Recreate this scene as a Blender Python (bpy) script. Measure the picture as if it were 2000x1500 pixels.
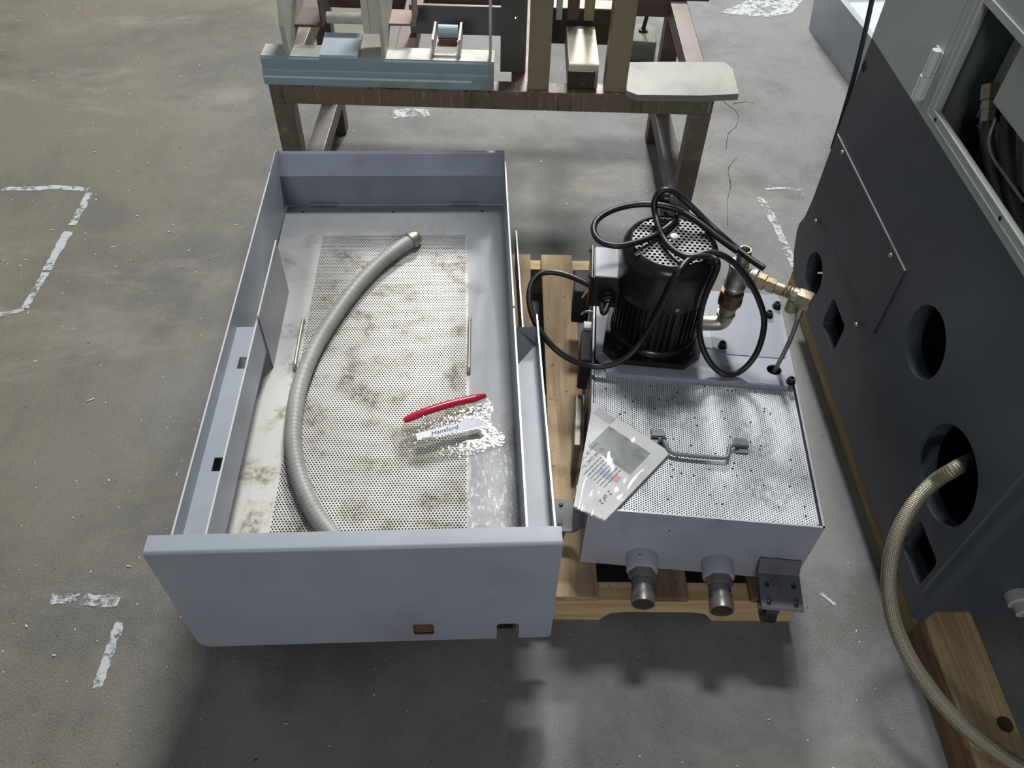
import bpy, bmesh, math, random
import numpy as np
from mathutils import Vector, Matrix

for _o in list(bpy.data.objects): bpy.data.objects.remove(_o)
scene = bpy.context.scene
COL = scene.collection
rng = random.Random(7)
R_ = math.radians

# ------------------------------------------------------------------ camera
F_PX = 1580.0
PITCH, YAW, ROLL = R_(48.7), R_(3.8), R_(2.0)
CAM = Vector((0, 0, 1.55))
_f = Vector((math.sin(YAW)*math.cos(PITCH), math.cos(YAW)*math.cos(PITCH), -math.sin(PITCH)))
_rt = Vector((math.cos(YAW), -math.sin(YAW), 0)); _up = _rt.cross(_f)
_c, _s = math.cos(ROLL), math.sin(ROLL)
RIGHT = _c*_rt + _s*_up; UP = _c*_up - _s*_rt; FWD = _f
cd = bpy.data.cameras.new('camera'); cam = bpy.data.objects.new('camera', cd); COL.objects.link(cam)
cd.sensor_width = 36; cd.lens = 36*F_PX/2000; cd.clip_start = 0.02
M = Matrix((RIGHT, UP, -FWD)).transposed().to_4x4(); M.translation = CAM
cam.matrix_world = M
scene.camera = cam

# ------------------------------------------------------------------ light
scene.view_settings.view_transform = 'Standard'
scene.view_settings.look = 'None'
scene.view_settings.gamma = 1
scene.view_settings.use_curve_mapping = False
scene.view_settings.exposure = 0.65
w = bpy.data.worlds.new('hall'); scene.world = w; w.use_nodes = True
w.node_tree.nodes['Background'].inputs[0].default_value = (0.80, 0.88, 1.0, 1)
w.node_tree.nodes['Background'].inputs[1].default_value = 0.12
def lamp(name, loc, sx, sy, power, color=(1, .985, .955), aim=None):
    ld = bpy.data.lights.new(name, 'AREA'); ld.shape = 'RECTANGLE'
    ld.size, ld.size_y, ld.energy, ld.color = sx, sy, power, color
    o = bpy.data.objects.new(name, ld); COL.objects.link(o); o.location = loc
    d = Vector(aim or (loc[0], loc[1], 0)) - Vector(loc)
    o.rotation_euler = d.to_track_quat('-Z', 'Y').to_euler()
    return o
# rows of high bay fixtures hanging under the hall roof
lamp('high_bay_light', (1.1, 9.2, 5.6), 1.1, .6, 520, aim=(.5, .5, 0))
lamp('high_bay_light', (0.7, 3.7, 5.6), 1.1, .6, 150)
lamp('high_bay_light', (-4.6, 4.2, 5.6), 1.1, .6, 16)
lamp('high_bay_light', (-4.6, 9.0, 5.6), 1.1, .6, 14)
lamp('high_bay_light', (-1.4, -8.5, 4.8), 1.4, .8, 130, aim=(0, 0, .3))

# ------------------------------------------------------------------ pixel to place
def ray(x, y): return RIGHT*((x-1000)/F_PX) - UP*((y-750)/F_PX) + FWD
def pz(x, y, z): d = ray(x, y); return CAM + d*((z-CAM.z)/d.z)
def py(x, y, Y): d = ray(x, y); return CAM + d*((Y-CAM.y)/d.y)
def px(x, y, X): d = ray(x, y); return CAM + d*((X-CAM.x)/d.x)
def pplane(x, y, p0, n):
    d = ray(x, y); return CAM + d*((Vector(p0)-CAM).dot(n)/d.dot(n))

# ------------------------------------------------------------------ materials
def lin(c):
    return tuple(((v/255)/12.92 if v/255 <= .04045 else ((v/255+.055)/1.055)**2.4) for v in c)
class NT:
    def __init__(s, name):
        s.m = bpy.data.materials.new(name); s.m.use_nodes = True; s.t = s.m.node_tree
        s.b = s.t.nodes['Principled BSDF']; s.out = s.t.nodes['Material Output']
        s.co = s.n('ShaderNodeTexCoord').outputs['Object']
    def n(s, kind, **kw):
        nd = s.t.nodes.new(kind)
        for k, v in kw.items(): setattr(nd, k, v)
        return nd
    def l(s, a, b): s.t.links.new(a, b)
    def inp(s, nd, i, v):
        if hasattr(v, 'links') or hasattr(v, 'is_linked'): s.l(v, nd.inputs[i])
        else: nd.inputs[i].default_value = v
    def math(s, op, a, b=0.0, c=None, clamp=False):
        nd = s.n('ShaderNodeMath', operation=op, use_clamp=clamp); s.inp(nd, 0, a); s.inp(nd, 1, b)
        if c is not None: s.inp(nd, 2, c)
        return nd.outputs[0]
    def noise(s, scale, detail=4, rough=.6, stretch=None, dist=0.0, seed=0.0):
        nd = s.n('ShaderNodeTexNoise'); nd.inputs['Scale'].default_value = scale
        nd.inputs['Detail'].default_value = detail; nd.inputs['Roughness'].default_value = rough
        nd.inputs['Distortion'].default_value = dist
        v = s.co
        if stretch or seed:
            mp = s.n('ShaderNodeMapping'); s.l(v, mp.inputs[0])
            mp.inputs['Scale'].default_value = stretch or (1, 1, 1); mp.inputs['Location'].default_value = (seed, seed*.7, seed*.3)
            v = mp.outputs[0]
        s.l(v, nd.inputs['Vector']); return nd.outputs['Fac']
    def ramp(s, v, a, b):
        nd = s.n('ShaderNodeMapRange', clamp=True); nd.interpolation_type = 'SMOOTHSTEP'; s.inp(nd, 0, v)
        nd.inputs[1].default_value = a; nd.inputs[2].default_value = b; return nd.outputs[0]
    def mix(s, f, a, b):
        nd = s.n('ShaderNodeMix', data_type='RGBA')
        s.inp(nd, 0, f); 
        for i, v in ((6, a), (7, b)):
            if isinstance(v, tuple): nd.inputs[i].default_value = (*v[:3], 1)
            else: s.l(v, nd.inputs[i])
        return nd.outputs[2]
    def col(s, v):
        if isinstance(v, tuple): s.b.inputs['Base Color'].default_value = (*v[:3], 1)
        else: s.l(v, s.b.inputs['Base Color'])
    def rough(s, v): s.inp(s.b, 'Roughness', v)
    def metal(s, v): s.inp(s.b, 'Metallic', v)
    def bump(s, h, strength=.3, dist=.002):
        bp = s.n('ShaderNodeBump'); bp.inputs['Strength'].default_value = strength; bp.inputs['Distance'].default_value = dist
        s.l(h, bp.inputs['Height']); s.l(bp.outputs[0], s.b.inputs['Normal'])

def paint(name, c, dirt=None, rough=.45, metal=0.0, amount=.35, scale=9, chips=None, chip_amt=.72, spec=.5):
    """painted or bare metal with soft tone variation, dirt patches and small chips"""
    k = NT(name); c = lin(c); n1 = k.noise(scale, 5, .65); n2 = k.noise(scale*.23, 3, .5, seed=3.1)
    a = tuple(v*.82 for v in c); b = tuple(min(1, v*1.12) for v in c)
    cc = k.mix(k.ramp(n2, .3, .7), a, b)
    if dirt: cc = k.mix(k.math('MULTIPLY', k.ramp(n1, .5, .78), amount), cc, lin(dirt))
    if chips:
        n3 = k.noise(scale*9, 3, .6, seed=7.7)
        cc = k.mix(k.ramp(n3, chip_amt, chip_amt+.03), cc, lin(chips))
    k.col(cc); k.metal(metal)
    k.rough(k.math('MULTIPLY_ADD', n1, .25, rough-.12)); k.b.inputs['Specular IOR Level'].default_value = spec
    return k.m
def steel(name, c, rough=.35, dirt=(60, 50, 42), amount=.4, scale=14, brushed=None):
    k = NT(name); n1 = k.noise(scale, 5, .65); n2 = k.noise(scale*5, 3, .6, stretch=brushed)
    c = lin(c); cc = k.mix(n2, tuple(v*.8 for v in c), tuple(min(1, v*1.15) for v in c))
    cc = k.mix(k.math('MULTIPLY', k.ramp(n1, .48, .75), amount), cc, lin(dirt))
    k.col(cc); k.metal(.85); k.rough(k.math('MULTIPLY_ADD', n1, .3, rough-.1)); k.bump(n2, .12, .001)
    return k.m
def wood(name, light, dark, axis, stain=.35):
    k = NT(name); st = [26, 26, 26]; st[axis] = 1.6
    g = k.noise(1.6, 5, .6, stretch=tuple(st), dist=.6); big = k.noise(5, 3, .6, seed=2.2); fine = k.noise(90, 2, .5, seed=1)
    cc = k.mix(k.ramp(g, .3, .7), lin(dark), lin(light))
    cc = k.mix(k.math('MULTIPLY', k.ramp(big, .5, .75), stain), cc, lin((70, 52, 38)))
    cc = k.mix(k.math('MULTIPLY', k.ramp(fine, .66, .72), .6), cc, lin((60, 44, 32)))
    k.col(cc); k.rough(.75); k.bump(g, .25, .002); return k.m
def hex_mask(k, pitch, radius, ax=(0, 1)):
    """1 inside the round holes of a staggered perforation"""
    sp = k.n('ShaderNodeSeparateXYZ'); k.l(k.co, sp.inputs[0]); x, y = sp.outputs[ax[0]], sp.outputs[ax[1]]
    def lattice(ox, oy):
        fx = k.math('SUBTRACT', k.math('PINGPONG', k.math('ADD', x, ox), pitch/2), 0)
        fy = k.math('PINGPONG', k.math('ADD', y, oy), pitch*.866)
        return k.math('SQRT', k.math('ADD', k.math('MULTIPLY', fx, fx), k.math('MULTIPLY', fy, fy)))
    d = k.math('MINIMUM', lattice(50*pitch, 50*pitch*1.732), lattice(50.5*pitch, 50*pitch*1.732+pitch*.866))
    return k.math('LESS_THAN', d, radius), x, y
def perforated(name, c, pitch, radius, rect=None, ax=(0, 1), dirt=None, rough=.4, metal=.3, tint=None):
    k = NT(name); m, x, y = hex_mask(k, pitch, radius, ax)
    if rect:
        for v, lo, hi in ((x, rect[0], rect[1]), (y, rect[2], rect[3])):
            m = k.math('MULTIPLY', m, k.math('GREATER_THAN', v, lo)); m = k.math('MULTIPLY', m, k.math('LESS_THAN', v, hi))
    n1 = k.noise(11, 6, .68); n2 = k.noise(3.0, 3, .5, seed=4); n3 = k.noise(70, 4, .7, seed=2)
    cc = k.mix(k.ramp(n2, .3, .7), tuple(v*.88 for v in lin(c)), lin(c))
    if tint: cc = k.mix(k.math('MULTIPLY', k.ramp(n1, .42, .62), .5), cc, lin(tint))
    if dirt:
        blot = k.math('MULTIPLY', k.ramp(n1, .50, .64), k.ramp(n3, .36, .6))
        cc = k.mix(k.math('MULTIPLY', blot, .75), cc, lin(dirt))
    k.col(cc); k.metal(metal); k.rough(k.math('MULTIPLY_ADD', n1, .3, rough-.1))
    tr = k.n('ShaderNodeBsdfTransparent'); mx = k.n('ShaderNodeMixShader')
    k.l(m, mx.inputs[0]); k.l(k.b.outputs[0], mx.inputs[1]); k.l(tr.outputs[0], mx.inputs[2]); k.l(mx.outputs[0], k.out.inputs[0])
    return k.m
def plain(name, c, rough=.5, metal=0.0):
    k = NT(name); n = k.noise(60, 3, .6); c = lin(c)
    k.col(k.mix(n, tuple(v*.85 for v in c), tuple(min(1, v*1.1) for v in c))); k.rough(rough); k.metal(metal); return k.m

# ------------------------------------------------------------------ mesh tools
def bm_new(): return bmesh.new()
def box(bm, x0, x1, y0, y1, z0, z1, bev=0.0, mtx=None):
    c = Vector(((x0+x1)/2, (y0+y1)/2, (z0+z1)/2))
    r = bmesh.ops.create_cube(bm, size=1, matrix=(mtx or Matrix()) @ Matrix.Translation(c) @ Matrix.Diagonal((x1-x0, y1-y0, z1-z0, 1)))
    if bev:
        es = list({e for v in r['verts'] for e in v.link_edges})
        bmesh.ops.bevel(bm, geom=es, offset=bev, segments=2, profile=.6, affect='EDGES')
    return bm
def cyl(bm, a, b, r, r2=None, seg=24, caps=True):
    a, b = Vector(a), Vector(b); d = b-a
    q = d.to_track_quat('Z', 'Y').to_matrix().to_4x4()
    bmesh.ops.create_cone(bm, cap_ends=caps, segments=seg, radius1=r, radius2=r if r2 is None else r2, depth=d.length,
                          matrix=Matrix.Translation((a+b)/2) @ q)
    return bm
def lathe(bm, prof, base, axis=(0, 0, 1), seg=32):
    """prof: (radius, height) pairs along axis from base"""
    q = Vector(axis).to_track_quat('Z', 'Y').to_matrix(); base = Vector(base); rings = []
    for r, h in prof:
        rings.append([bm.verts.new(base + q @ Vector((r*math.cos(2*math.pi*i/seg), r*math.sin(2*math.pi*i/seg), h))) for i in range(seg)])
    for A, B in zip(rings, rings[1:]):
        for i in range(seg): bm.faces.new((A[i], A[(i+1) % seg], B[(i+1) % seg], B[i]))
    for ring, flip in ((rings[0], True), (rings[-1], False)):
        if prof[0 if flip else -1][0] > 1e-4: bm.faces.new(ring[::-1] if flip else ring)
    return bm
def smooth_path(pts, n=8):
    P = [Vector(p) for p in pts]; P = [2*P[0]-P[1]] + P + [2*P[-1]-P[-2]]; out = []
    for i in range(1, len(P)-2):
        for j in range(n):
            t = j/n; a, b, c, d = P[i-1:i+3]
            out.append(.5*((2*b)+(c-a)*t+(2*a-5*b+4*c-d)*t*t+(3*b-a-3*c+d)*t**3))
    out.append(P[-2]); return out
def tube(bm, pts, r, seg=12, n=8, rfun=None, smooth=True, uv=False):
    P = smooth_path(pts, n) if smooth else [Vector(p) for p in pts]; rings = []; up = None; dist = [0.0]
    for a_, b_ in zip(P, P[1:]): dist.append(dist[-1]+(b_-a_).length)
    for i, p in enumerate(P):
        t = (P[min(i+1, len(P)-1)]-P[max(i-1, 0)]).normalized()
        if up is None: up = t.orthogonal().normalized()
        up = (up - t*up.dot(t)).normalized(); sd = t.cross(up); rr = rfun(i) if rfun else r
        rings.append([bm.verts.new(p + (up*math.cos(2*math.pi*k/seg) + sd*math.sin(2*math.pi*k/seg))*rr) for k in range(seg)])
    for A, B in zip(rings, rings[1:]):
        for k in range(seg):
            f = bm.faces.new((A[k], A[(k+1) % seg], B[(k+1) % seg], B[k]))
            if uv:
                ly = bm.loops.layers.uv.verify(); i = rings.index(A)
                for lp_, (du, dv) in zip(f.loops, ((0, 0), (0, 1), (1, 1), (1, 0))): lp_[ly].uv = (dist[i+du], (k+dv)/seg)
    bm.faces.new(rings[0][::-1]); bm.faces.new(rings[-1]); return bm
def plate(bm, outer, holes, fmap, thick):
    """flat sheet with holes: 2D loops, fmap(u, v, t) gives the point at thickness t"""
    for t in (0, thick):
        edges = []
        for loop in [outer]+holes:
            vs = [bm.verts.new(fmap(u, v, t)) for u, v in loop]
            edges += [bm.edges.new((vs[i], vs[(i+1) % len(vs)])) for i in range(len(vs))]
        bmesh.ops.triangle_fill(bm, use_beauty=True, use_dissolve=False, edges=edges)
    for loop in [outer]+holes:
        a = [bm.verts.new(fmap(u, v, 0)) for u, v in loop]; b = [bm.verts.new(fmap(u, v, thick)) for u, v in loop]
        for i in range(len(loop)): j = (i+1) % len(loop); bm.faces.new((a[i], a[j], b[j], b[i]))
    bmesh.ops.remove_doubles(bm, verts=bm.verts, dist=1e-6); bmesh.ops.recalc_face_normals(bm, faces=bm.faces); return bm
def rounded(x0, x1, y0, y1, r, seg=4):
    out = []
    for cx, cy, a in ((x1-r, y1-r, 0), (x0+r, y1-r, 90), (x0+r, y0+r, 180), (x1-r, y0+r, 270)):
        for i in range(seg+1): t = R_(a+90*i/seg); out.append((cx+r*math.cos(t), cy+r*math.sin(t)))
    return out
def circle(cx, cy, r, n=28, ry=None): return [(cx+r*math.cos(2*math.pi*i/n), cy+(ry or r)*math.sin(2*math.pi*i/n)) for i in range(n)]

def empty(name, loc, rz=0.0):
    o = bpy.data.objects.new(name, None); COL.objects.link(o); o.location = loc; o.rotation_euler = (0, 0, rz)
    o.empty_display_size = .05; return o
def mw(o): 
    m = Matrix.LocRotScale(o.location, o.rotation_euler, None)
    return mw(o.parent) @ m if o.parent else m
def part(name, bm, mat, parent=None, world=False, sm=None, recalc=True):
    """one mesh object; coordinates in the parent's frame, or in the hall's frame with world=True"""
    if recalc: bmesh.ops.recalc_face_normals(bm, faces=bm.faces)
    if world and parent: bm.transform(mw(parent).inverted())
    me = bpy.data.meshes.new(name); bm.to_mesh(me); bm.free()
    if sm is not None:
        me.polygons.foreach_set('use_smooth', [True]*len(me.polygons)); me.set_sharp_from_angle(angle=R_(sm))
    me.materials.append(mat); o = bpy.data.objects.new(name, me); COL.objects.link(o)
    if parent: o.parent = parent
    return o
def copy(o, loc=None, rot=None, parent=None):
    c = o.copy(); COL.objects.link(c)
    if parent: c.parent = parent
    if loc is not None: c.location = loc
    if rot is not None: c.rotation_euler = rot
    return c
def tag(o, label=None, cat=None, group=None, kind=None):
    for k, v in (('label', label), ('category', cat), ('group', group), ('kind', kind)):
        if v: o[k] = v
    return o
def local(o, p): return mw(o).inverted() @ Vector(p)
def text_bm(s, size, mtx, shear=0.0):
    cu = bpy.data.curves.new('t', 'FONT'); cu.body = s; cu.size = size; cu.shear = shear; cu.resolution_u = 3
    o = bpy.data.objects.new('t', cu); COL.objects.link(o)
    bpy.context.view_layer.update()
    me = bpy.data.meshes.new_from_object(o.evaluated_get(bpy.context.evaluated_depsgraph_get()))
    bpy.data.objects.remove(o); bm = bmesh.new(); bm.from_mesh(me); bm.transform(mtx); return bm
def frame(o, xd, nrm):
    x = Vector(xd).normalized(); z = Vector(nrm).normalized(); y = z.cross(x).normalized(); x = y.cross(z)
    m = Matrix((x, y, z)).transposed().to_4x4(); m.translation = Vector(o); return m

# ------------------------------------------------------------------ palette
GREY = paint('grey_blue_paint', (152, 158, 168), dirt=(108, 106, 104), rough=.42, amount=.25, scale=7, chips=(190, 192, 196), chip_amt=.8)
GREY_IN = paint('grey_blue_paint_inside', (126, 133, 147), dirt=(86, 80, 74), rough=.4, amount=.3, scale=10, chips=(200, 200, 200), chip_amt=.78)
EDGE = plain('worn_bright_edge', (205, 206, 208), .4, .5)
ZINC = steel('zinc', (178, 174, 164), .38, (96, 82, 62), .5, 40)
BRASS = steel('brass', (168, 156, 132), .42, (96, 78, 56), .6, 45)
BRONZE = steel('bronze_valve', (120, 92, 70), .45, (60, 42, 32), .6, 60)
PIPE = paint('bare_pipe', (128, 126, 120), dirt=(70, 62, 54), rough=.38, metal=.5, amount=.7, scale=40)
BOLT = plain('black_bolt', (38, 38, 40), .4, .4)
BLACKP = paint('black_paint', (22, 23, 25), dirt=(52, 52, 52), rough=.28, amount=.35, scale=22, chips=(96, 96, 96), chip_amt=.76)
RUBBER = plain('black_cable', (26, 27, 29), .38)
DARKIN = plain('dark_void', (14, 14, 15), .9)

# ------------------------------------------------------------------ floor
k = NT('concrete')
big = k.noise(.55, 4, .55, dist=.3); mid = k.noise(2.2, 7, .68, dist=.25, seed=5); fine = k.noise(38, 5, .7); grit = k.noise(260, 2, .5); scuff = k.noise(1.3, 5, .7, stretch=(1.0, 2.2, 1), dist=.5, seed=9)
sp = k.n('ShaderNodeSeparateXYZ'); k.l(k.co, sp.inputs[0])
warm = k.ramp(k.math('ADD', k.math('MULTIPLY', sp.outputs[0], -1.0), k.math('MULTIPLY', k.math('SUBTRACT', big, .5), 3.0)), -.3, 1.3)
cc = k.mix(warm, lin((117, 118, 119)), lin((106, 101, 86)))
cc = k.mix(k.math('MULTIPLY', k.ramp(mid, .42, .66), .75), cc, lin((80, 80, 79)))
cc = k.mix(k.math('MULTIPLY', k.ramp(scuff, .53, .7), .5), cc, lin((138, 133, 122)))
cc = k.mix(k.math('MULTIPLY', k.ramp(k.noise(1.7, 4, .6, seed=21), .53, .68), .6), cc, lin((66, 64, 59)))
cc = k.mix(k.math('MULTIPLY', k.ramp(fine, .4, .7), .22), cc, lin((84, 84, 84)))
cc = k.mix(k.math('MULTIPLY', k.ramp(grit, .3, .8), .35), cc, lin((146, 144, 138)))
cc = k.mix(k.ramp(k.noise(120, 1, .4, seed=3), .775, .80), cc, lin((214, 214, 208)))
cc = k.mix(k.ramp(k.noise(75, 2, .5, seed=11), .765, .79), cc, lin((46, 44, 42)))
k.col(cc); k.rough(k.math('MULTIPLY_ADD', mid, .2, .6)); k.b.inputs['Specular IOR Level'].default_value = .3; k.bump(k.math('ADD', k.math('MULTIPLY', fine, .6), mid), .12, .004)
CONC = k.m
bm = bm_new(); box(bm, -7, 7, -3, 13, -.2, 0)
floor = tag(part('floor', bm, CONC), 'worn grey concrete workshop floor with stains and chips', kind='structure')

k = NT('worn_floor_paint')
n = k.noise(34, 6, .75); n2 = k.noise(7, 3, .6, seed=2)
k.col(k.mix(n2, lin((188, 194, 196)), lin((160, 166, 170)))); k.rough(.7)
tr = k.n('ShaderNodeBsdfTransparent'); mx = k.n('ShaderNodeMixShader')
k.l(k.ramp(k.math('ADD', n, k.math('MULTIPLY', n2, .35)), .56, .70), mx.inputs[0]); k.l(tr.outputs[0], mx.inputs[1]); k.l(k.b.outputs[0], mx.inputs[2]); k.l(mx.outputs[0], k.out.inputs[0])
PAINTMARK = k.m
CRACKM = plain('crack', (52, 50, 47), .95)
def strip(name, pts, wd, mat, z, jit=.25, n=6):
    """ragged strip on the floor along pixel points"""
    P = smooth_path([pz(x, y, z) for x, y in pts], n); bm = bm_new(); L = []
    for i, p in enumerate(P):
        t = (P[min(i+1, len(P)-1)]-P[max(i-1, 0)]).normalized(); s = Vector((-t.y, t.x, 0)); a = wd/2
        L.append((bm.verts.new(p+s*a*(1+rng.uniform(-jit, jit))), bm.verts.new(p-s*a*(1+rng.uniform(-jit, jit)))))
    for A, B in zip(L, L[1:]): bm.faces.new((A[0], A[1], B[1], B[0]))
    return part(name, bm, mat, floor)
for pts, wd in ([[(4, 369), (60, 368), (120, 366), (172, 371)], .022], [[(174, 376), (160, 405), (140, 440)], .022], [[(134, 452), (112, 490), (92, 528)], .026],
                [[(90, 532), (70, 565), (48, 602)], .02], [[(0, 614), (22, 610), (46, 604)], .016], [[(98, 1170), (150, 1170), (190, 1172), (232, 1175)], .024],
                [[(234, 1215), (220, 1255), (205, 1300), (188, 1345)], .018], [[(1484, 385), (1508, 425), (1530, 470), (1552, 522)], .024],
                [[(1495, 369), (1530, 367), (1566, 371)], .012], [[(1602, 1158), (1615, 1168), (1632, 1182)], .007], [[(766, 222), (800, 221), (838, 218)], .06]):
    strip('paint_mark', pts, wd, PAINTMARK, .0012)
bm = bm_new(); bm.faces.new([bm.verts.new(pz(x, y, .0012)) for x, y in ((1404, 24), (1440, 10), (1490, -14), (1580, -14), (1560, 10), (1545, 26), (1500, 33), (1450, 30))])
part('paint_mark', bm, PAINTMARK, floor)
for pts in ([(1400, 186), (1424, 205), (1441, 222), (1437, 245), (1421, 262), (1419, 292)], [(1440, 306), (1421, 330), (1426, 360), (1420, 395), (1422, 440)],
            [(1320, 78), (1345, 92), (1370, 119)], [(1432, 203), (1452, 199), (1475, 200)], [(1412, 545), (1418, 560), (1414, 590)]):
    strip('crack', [(x+rng.uniform(-2, 2), y) for x, y in pts], .0022, CRACKM, .001, jit=.8, n=5)
# swarf flecks nobody could count
bm = bm_new()
for i in range(520):
    x, y = rng.uniform(-2.6, 2.6), rng.uniform(.1, 4.2); a = rng.uniform(0, 6.28)
    if x > .75 or (-.6 < x < .75 and .55 < y < 1.85) or abs(x-.67) < .12 and abs(y-3.1) < .2: continue
    L, W = rng.uniform(.0012, .0045), rng.uniform(.0008, .002)
    if rng.random() < .12: L *= 2.5
    u = Vector((math.cos(a), math.sin(a), 0)); v = Vector((-u.y, u.x, 0)); c = Vector((x, y, .0015))
    q = [bm.verts.new(c+u*s*L+v*t*W+Vector((0, 0, (s+1)*.0006))) for s, t in ((-1, -1), (1, -.6), (1, .7), (-1, 1))]
    bm.faces.new(q)
tag(part('metal_swarf', bm, plain('swarf', (206, 204, 196), .5)), 'tiny pale swarf flecks scattered over the concrete floor', 'swarf', kind='stuff')

# ------------------------------------------------------------------ pallet under the tray and the tank
PAL_W = wood('pallet_deck', (186, 162, 128), (150, 126, 96), 1); PAL_S = wood('pallet_stringer', (206, 180, 138), (178, 148, 106), 0, .12); PAL_D = wood('pallet_deck_stained', (136, 116, 94), (100, 82, 66), 1, .5)
pallet = tag(empty('wooden_pallet', (.63, .702, 0), R_(-2.2)), 'pine shipping pallet carrying the grey chip tray and coolant tank', 'pallet')
PW, PD = 1.12, 1.016
def stringer(y0, wd=.038):
    out = [(0, .0), (0, .089), (-PW, .089), (-PW, 0)]
    def notch(a, b): return [(b, 0), (b+.02, .03), (b+.05, .037), (a-.05, .037), (a-.02, .03), (a, 0)]
    lp = [(0, 0), (0, .089), (-PW, .089), (-PW, 0)] + [(u, v) for u, v in notch(-.72, -.95)] + [(u, v) for u, v in notch(-.158, -.389)]
    return plate(bm_new(), lp, [], lambda u, v, t: Vector((u, y0+t, v)), wd)
for y0 in (0, PD/2-.019, PD-.038): part('stringer', stringer(y0), PAL_S, pallet)
boards = [(-.06, .085, PAL_D), (-.258, .066, PAL_D), (-.4435, .085, PAL_W), (-.556, .08, PAL_W), (-.70, .09, PAL_W), (-.85, .09, PAL_W), (-PW+.05, .098, PAL_W)]
# deck boards, each nailed across the stringers
for cx, wd, mt in boards:
    o = part('deck_board', box(bm_new(), cx-wd/2, cx+wd/2, -.004, PD+.004, .0895, .107, .0015), mt, pallet)

# ------------------------------------------------------------------ chip tray
tray = tag(empty('chip_tray', (-.2, 1.2, .107)), 'long grey-blue sheet metal chip tray with perforated floor, lying on the pallet', 'tray')
TX0, TX1, TXI0, TXI1 = -.479, .121, -.428, .076      # outer and inner rail planes
TY0, TYB, SZ, TZ = .644, 1.738, .283, .43
k = perforated('tray_sheet', (204, 204, 201), .0060, .0018, rect=(-.372+.2, -.022+.2, .70-1.2, 1.605-1.2), dirt=(98, 86, 70), rough=.42, metal=.2, tint=(176, 168, 152))
SHEET = k
# dull grey paint still covers the far end and the sides of the sheet
nt = SHEET.node_tree; NTs = NT.__new__(NT); NTs.t = nt; NTs.m = SHEET; NTs.b = nt.nodes['Principled BSDF']; NTs.co = nt.nodes['Texture Coordinate'].outputs['Object']
spx = NTs.n('ShaderNodeSeparateXYZ'); NTs.l(NTs.co, spx.inputs[0])
wob = NTs.math('MULTIPLY', NTs.math('SUBTRACT', NTs.noise(9, 4, .6, seed=6), .5), .12)
far = NTs.ramp(NTs.math('ADD', spx.outputs[1], wob), .33, .44)
rgt = NTs.math('MULTIPLY', NTs.ramp(NTs.math('ADD', spx.outputs[0], NTs.math('MULTIPLY', wob, .2)), .178, .186), NTs.math('SUBTRACT', 1.0, NTs.math('MULTIPLY', NTs.ramp(NTs.noise(190, 4, .7, stretch=(1, .3, 1), seed=8), .53, .62), NTs.ramp(NTs.math('MULTIPLY', spx.outputs[1], -1), .12, .3))))
lft = NTs.math('MULTIPLY', NTs.ramp(NTs.math('MULTIPLY', spx.outputs[0], -1), .175, .2), NTs.ramp(NTs.math('ADD', spx.outputs[1], wob), -.12, .02))
msk = NTs.math('MAXIMUM', NTs.math('MAXIMUM', far, rgt), NTs.math('MULTIPLY', lft, .7))
src = NTs.b.inputs['Base Color'].links[0].from_socket
NTs.l(NTs.mix(NTs.math('MULTIPLY', msk, .85), src, lin((136, 140, 146))), NTs.b.inputs['Base Color'])
spk = NTs.ramp(NTs.noise(110, 3, .6, stretch=(1, .6, 1), seed=12), .70, .74)

W = lambda name, bm, mat, sm=None, par=tray: part(name, bm, mat, par, world=True, sm=sm)
# perforated floor sheet
sh = [(-.4765, TY0+.006), (.0757, TY0+.006), (.0757, 1.7285), (-.4765, 1.7285)]
hol = [circle(*pz(x, y, SZ).xy, .0042, 12) for x, y in ((592, 413), (768, 413), (942, 412), (449, 990))]
sheet = W('perforated_sheet', plate(bm_new(), sh, hol, lambda u, v, t: Vector((u, v, SZ-t)), .002), SHEET)
# enclosed sump below the sheet, coloured dark so the holes look shaded
b = bm_new()
box(b, -.462, -.456, TY0+.01, 1.73, .112, SZ-.004); box(b, .06, .066, TY0+.01, 1.73, .112, SZ-.004)
box(b, -.462, .066, 1.727, 1.733, .112, SZ-.004); box(b, -.462, .066, TY0+.01, 1.73, .108, .113)
W('sump_pan', b, plain('sump_dark', (52, 50, 47), .6))
# front panel: slot, corner notch and a rolled top lip
def fp(x, y): p = py(x, y, TY0); return (p.x, p.z)
nx0, nx1, nz = fp(970, 1240)[0], fp(1013, 1240)[0], fp(990, 1218)[1]
PX0, PX1, PZ0, PZ1 = -.517, .132, .09, .424
outer = [(PX0+.022, PZ0), (nx0, PZ0), (nx0, nz-.006), (nx0+.006, nz), (nx1-.006, nz), (nx1, nz-.006), (nx1, PZ0), (PX1-.006, PZ0), (PX1, PZ0+.006), (PX1, PZ1), (PX0, PZ1), (PX0, PZ0+.02), (PX0+.006, PZ0+.006)]
s0, s1 = fp(806, 1220), fp(849, 1240)
slot = rounded(s0[0], s1[0], s1[1], s0[1], .006)
W('front_panel', plate(bm_new(), outer, [slot], lambda u, v, t: Vector((u, TY0+t, v)), .003), GREY)
b = bm_new()   # lip: quarter round then flat return
prof = [(TY0+.0005, PZ1-.001)] + [(TY0+.008-.0075*math.cos(R_(a)), PZ1+.0075*math.sin(R_(a))-.001) for a in (15, 30, 45, 60, 75, 90)] + [(TY0+.034, PZ1+.0065), (TY0+.034, PZ1-.012), (TY0+.0315, PZ1-.012), (TY0+.0315, PZ1+.003), (TY0+.008, PZ1+.003), (TY0+.003, PZ1-.001)]
A = [b.verts.new((PX0, y, z)) for y, z in prof]; B = [b.verts.new((PX1, y, z)) for y, z in prof]
for i in range(len(prof)): j = (i+1) % len(prof); b.faces.new((A[i], A[j], B[j], B[i]))
b.faces.new(A); b.faces.new(B[::-1]); W('panel_lip', b, GREY, 40)
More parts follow.
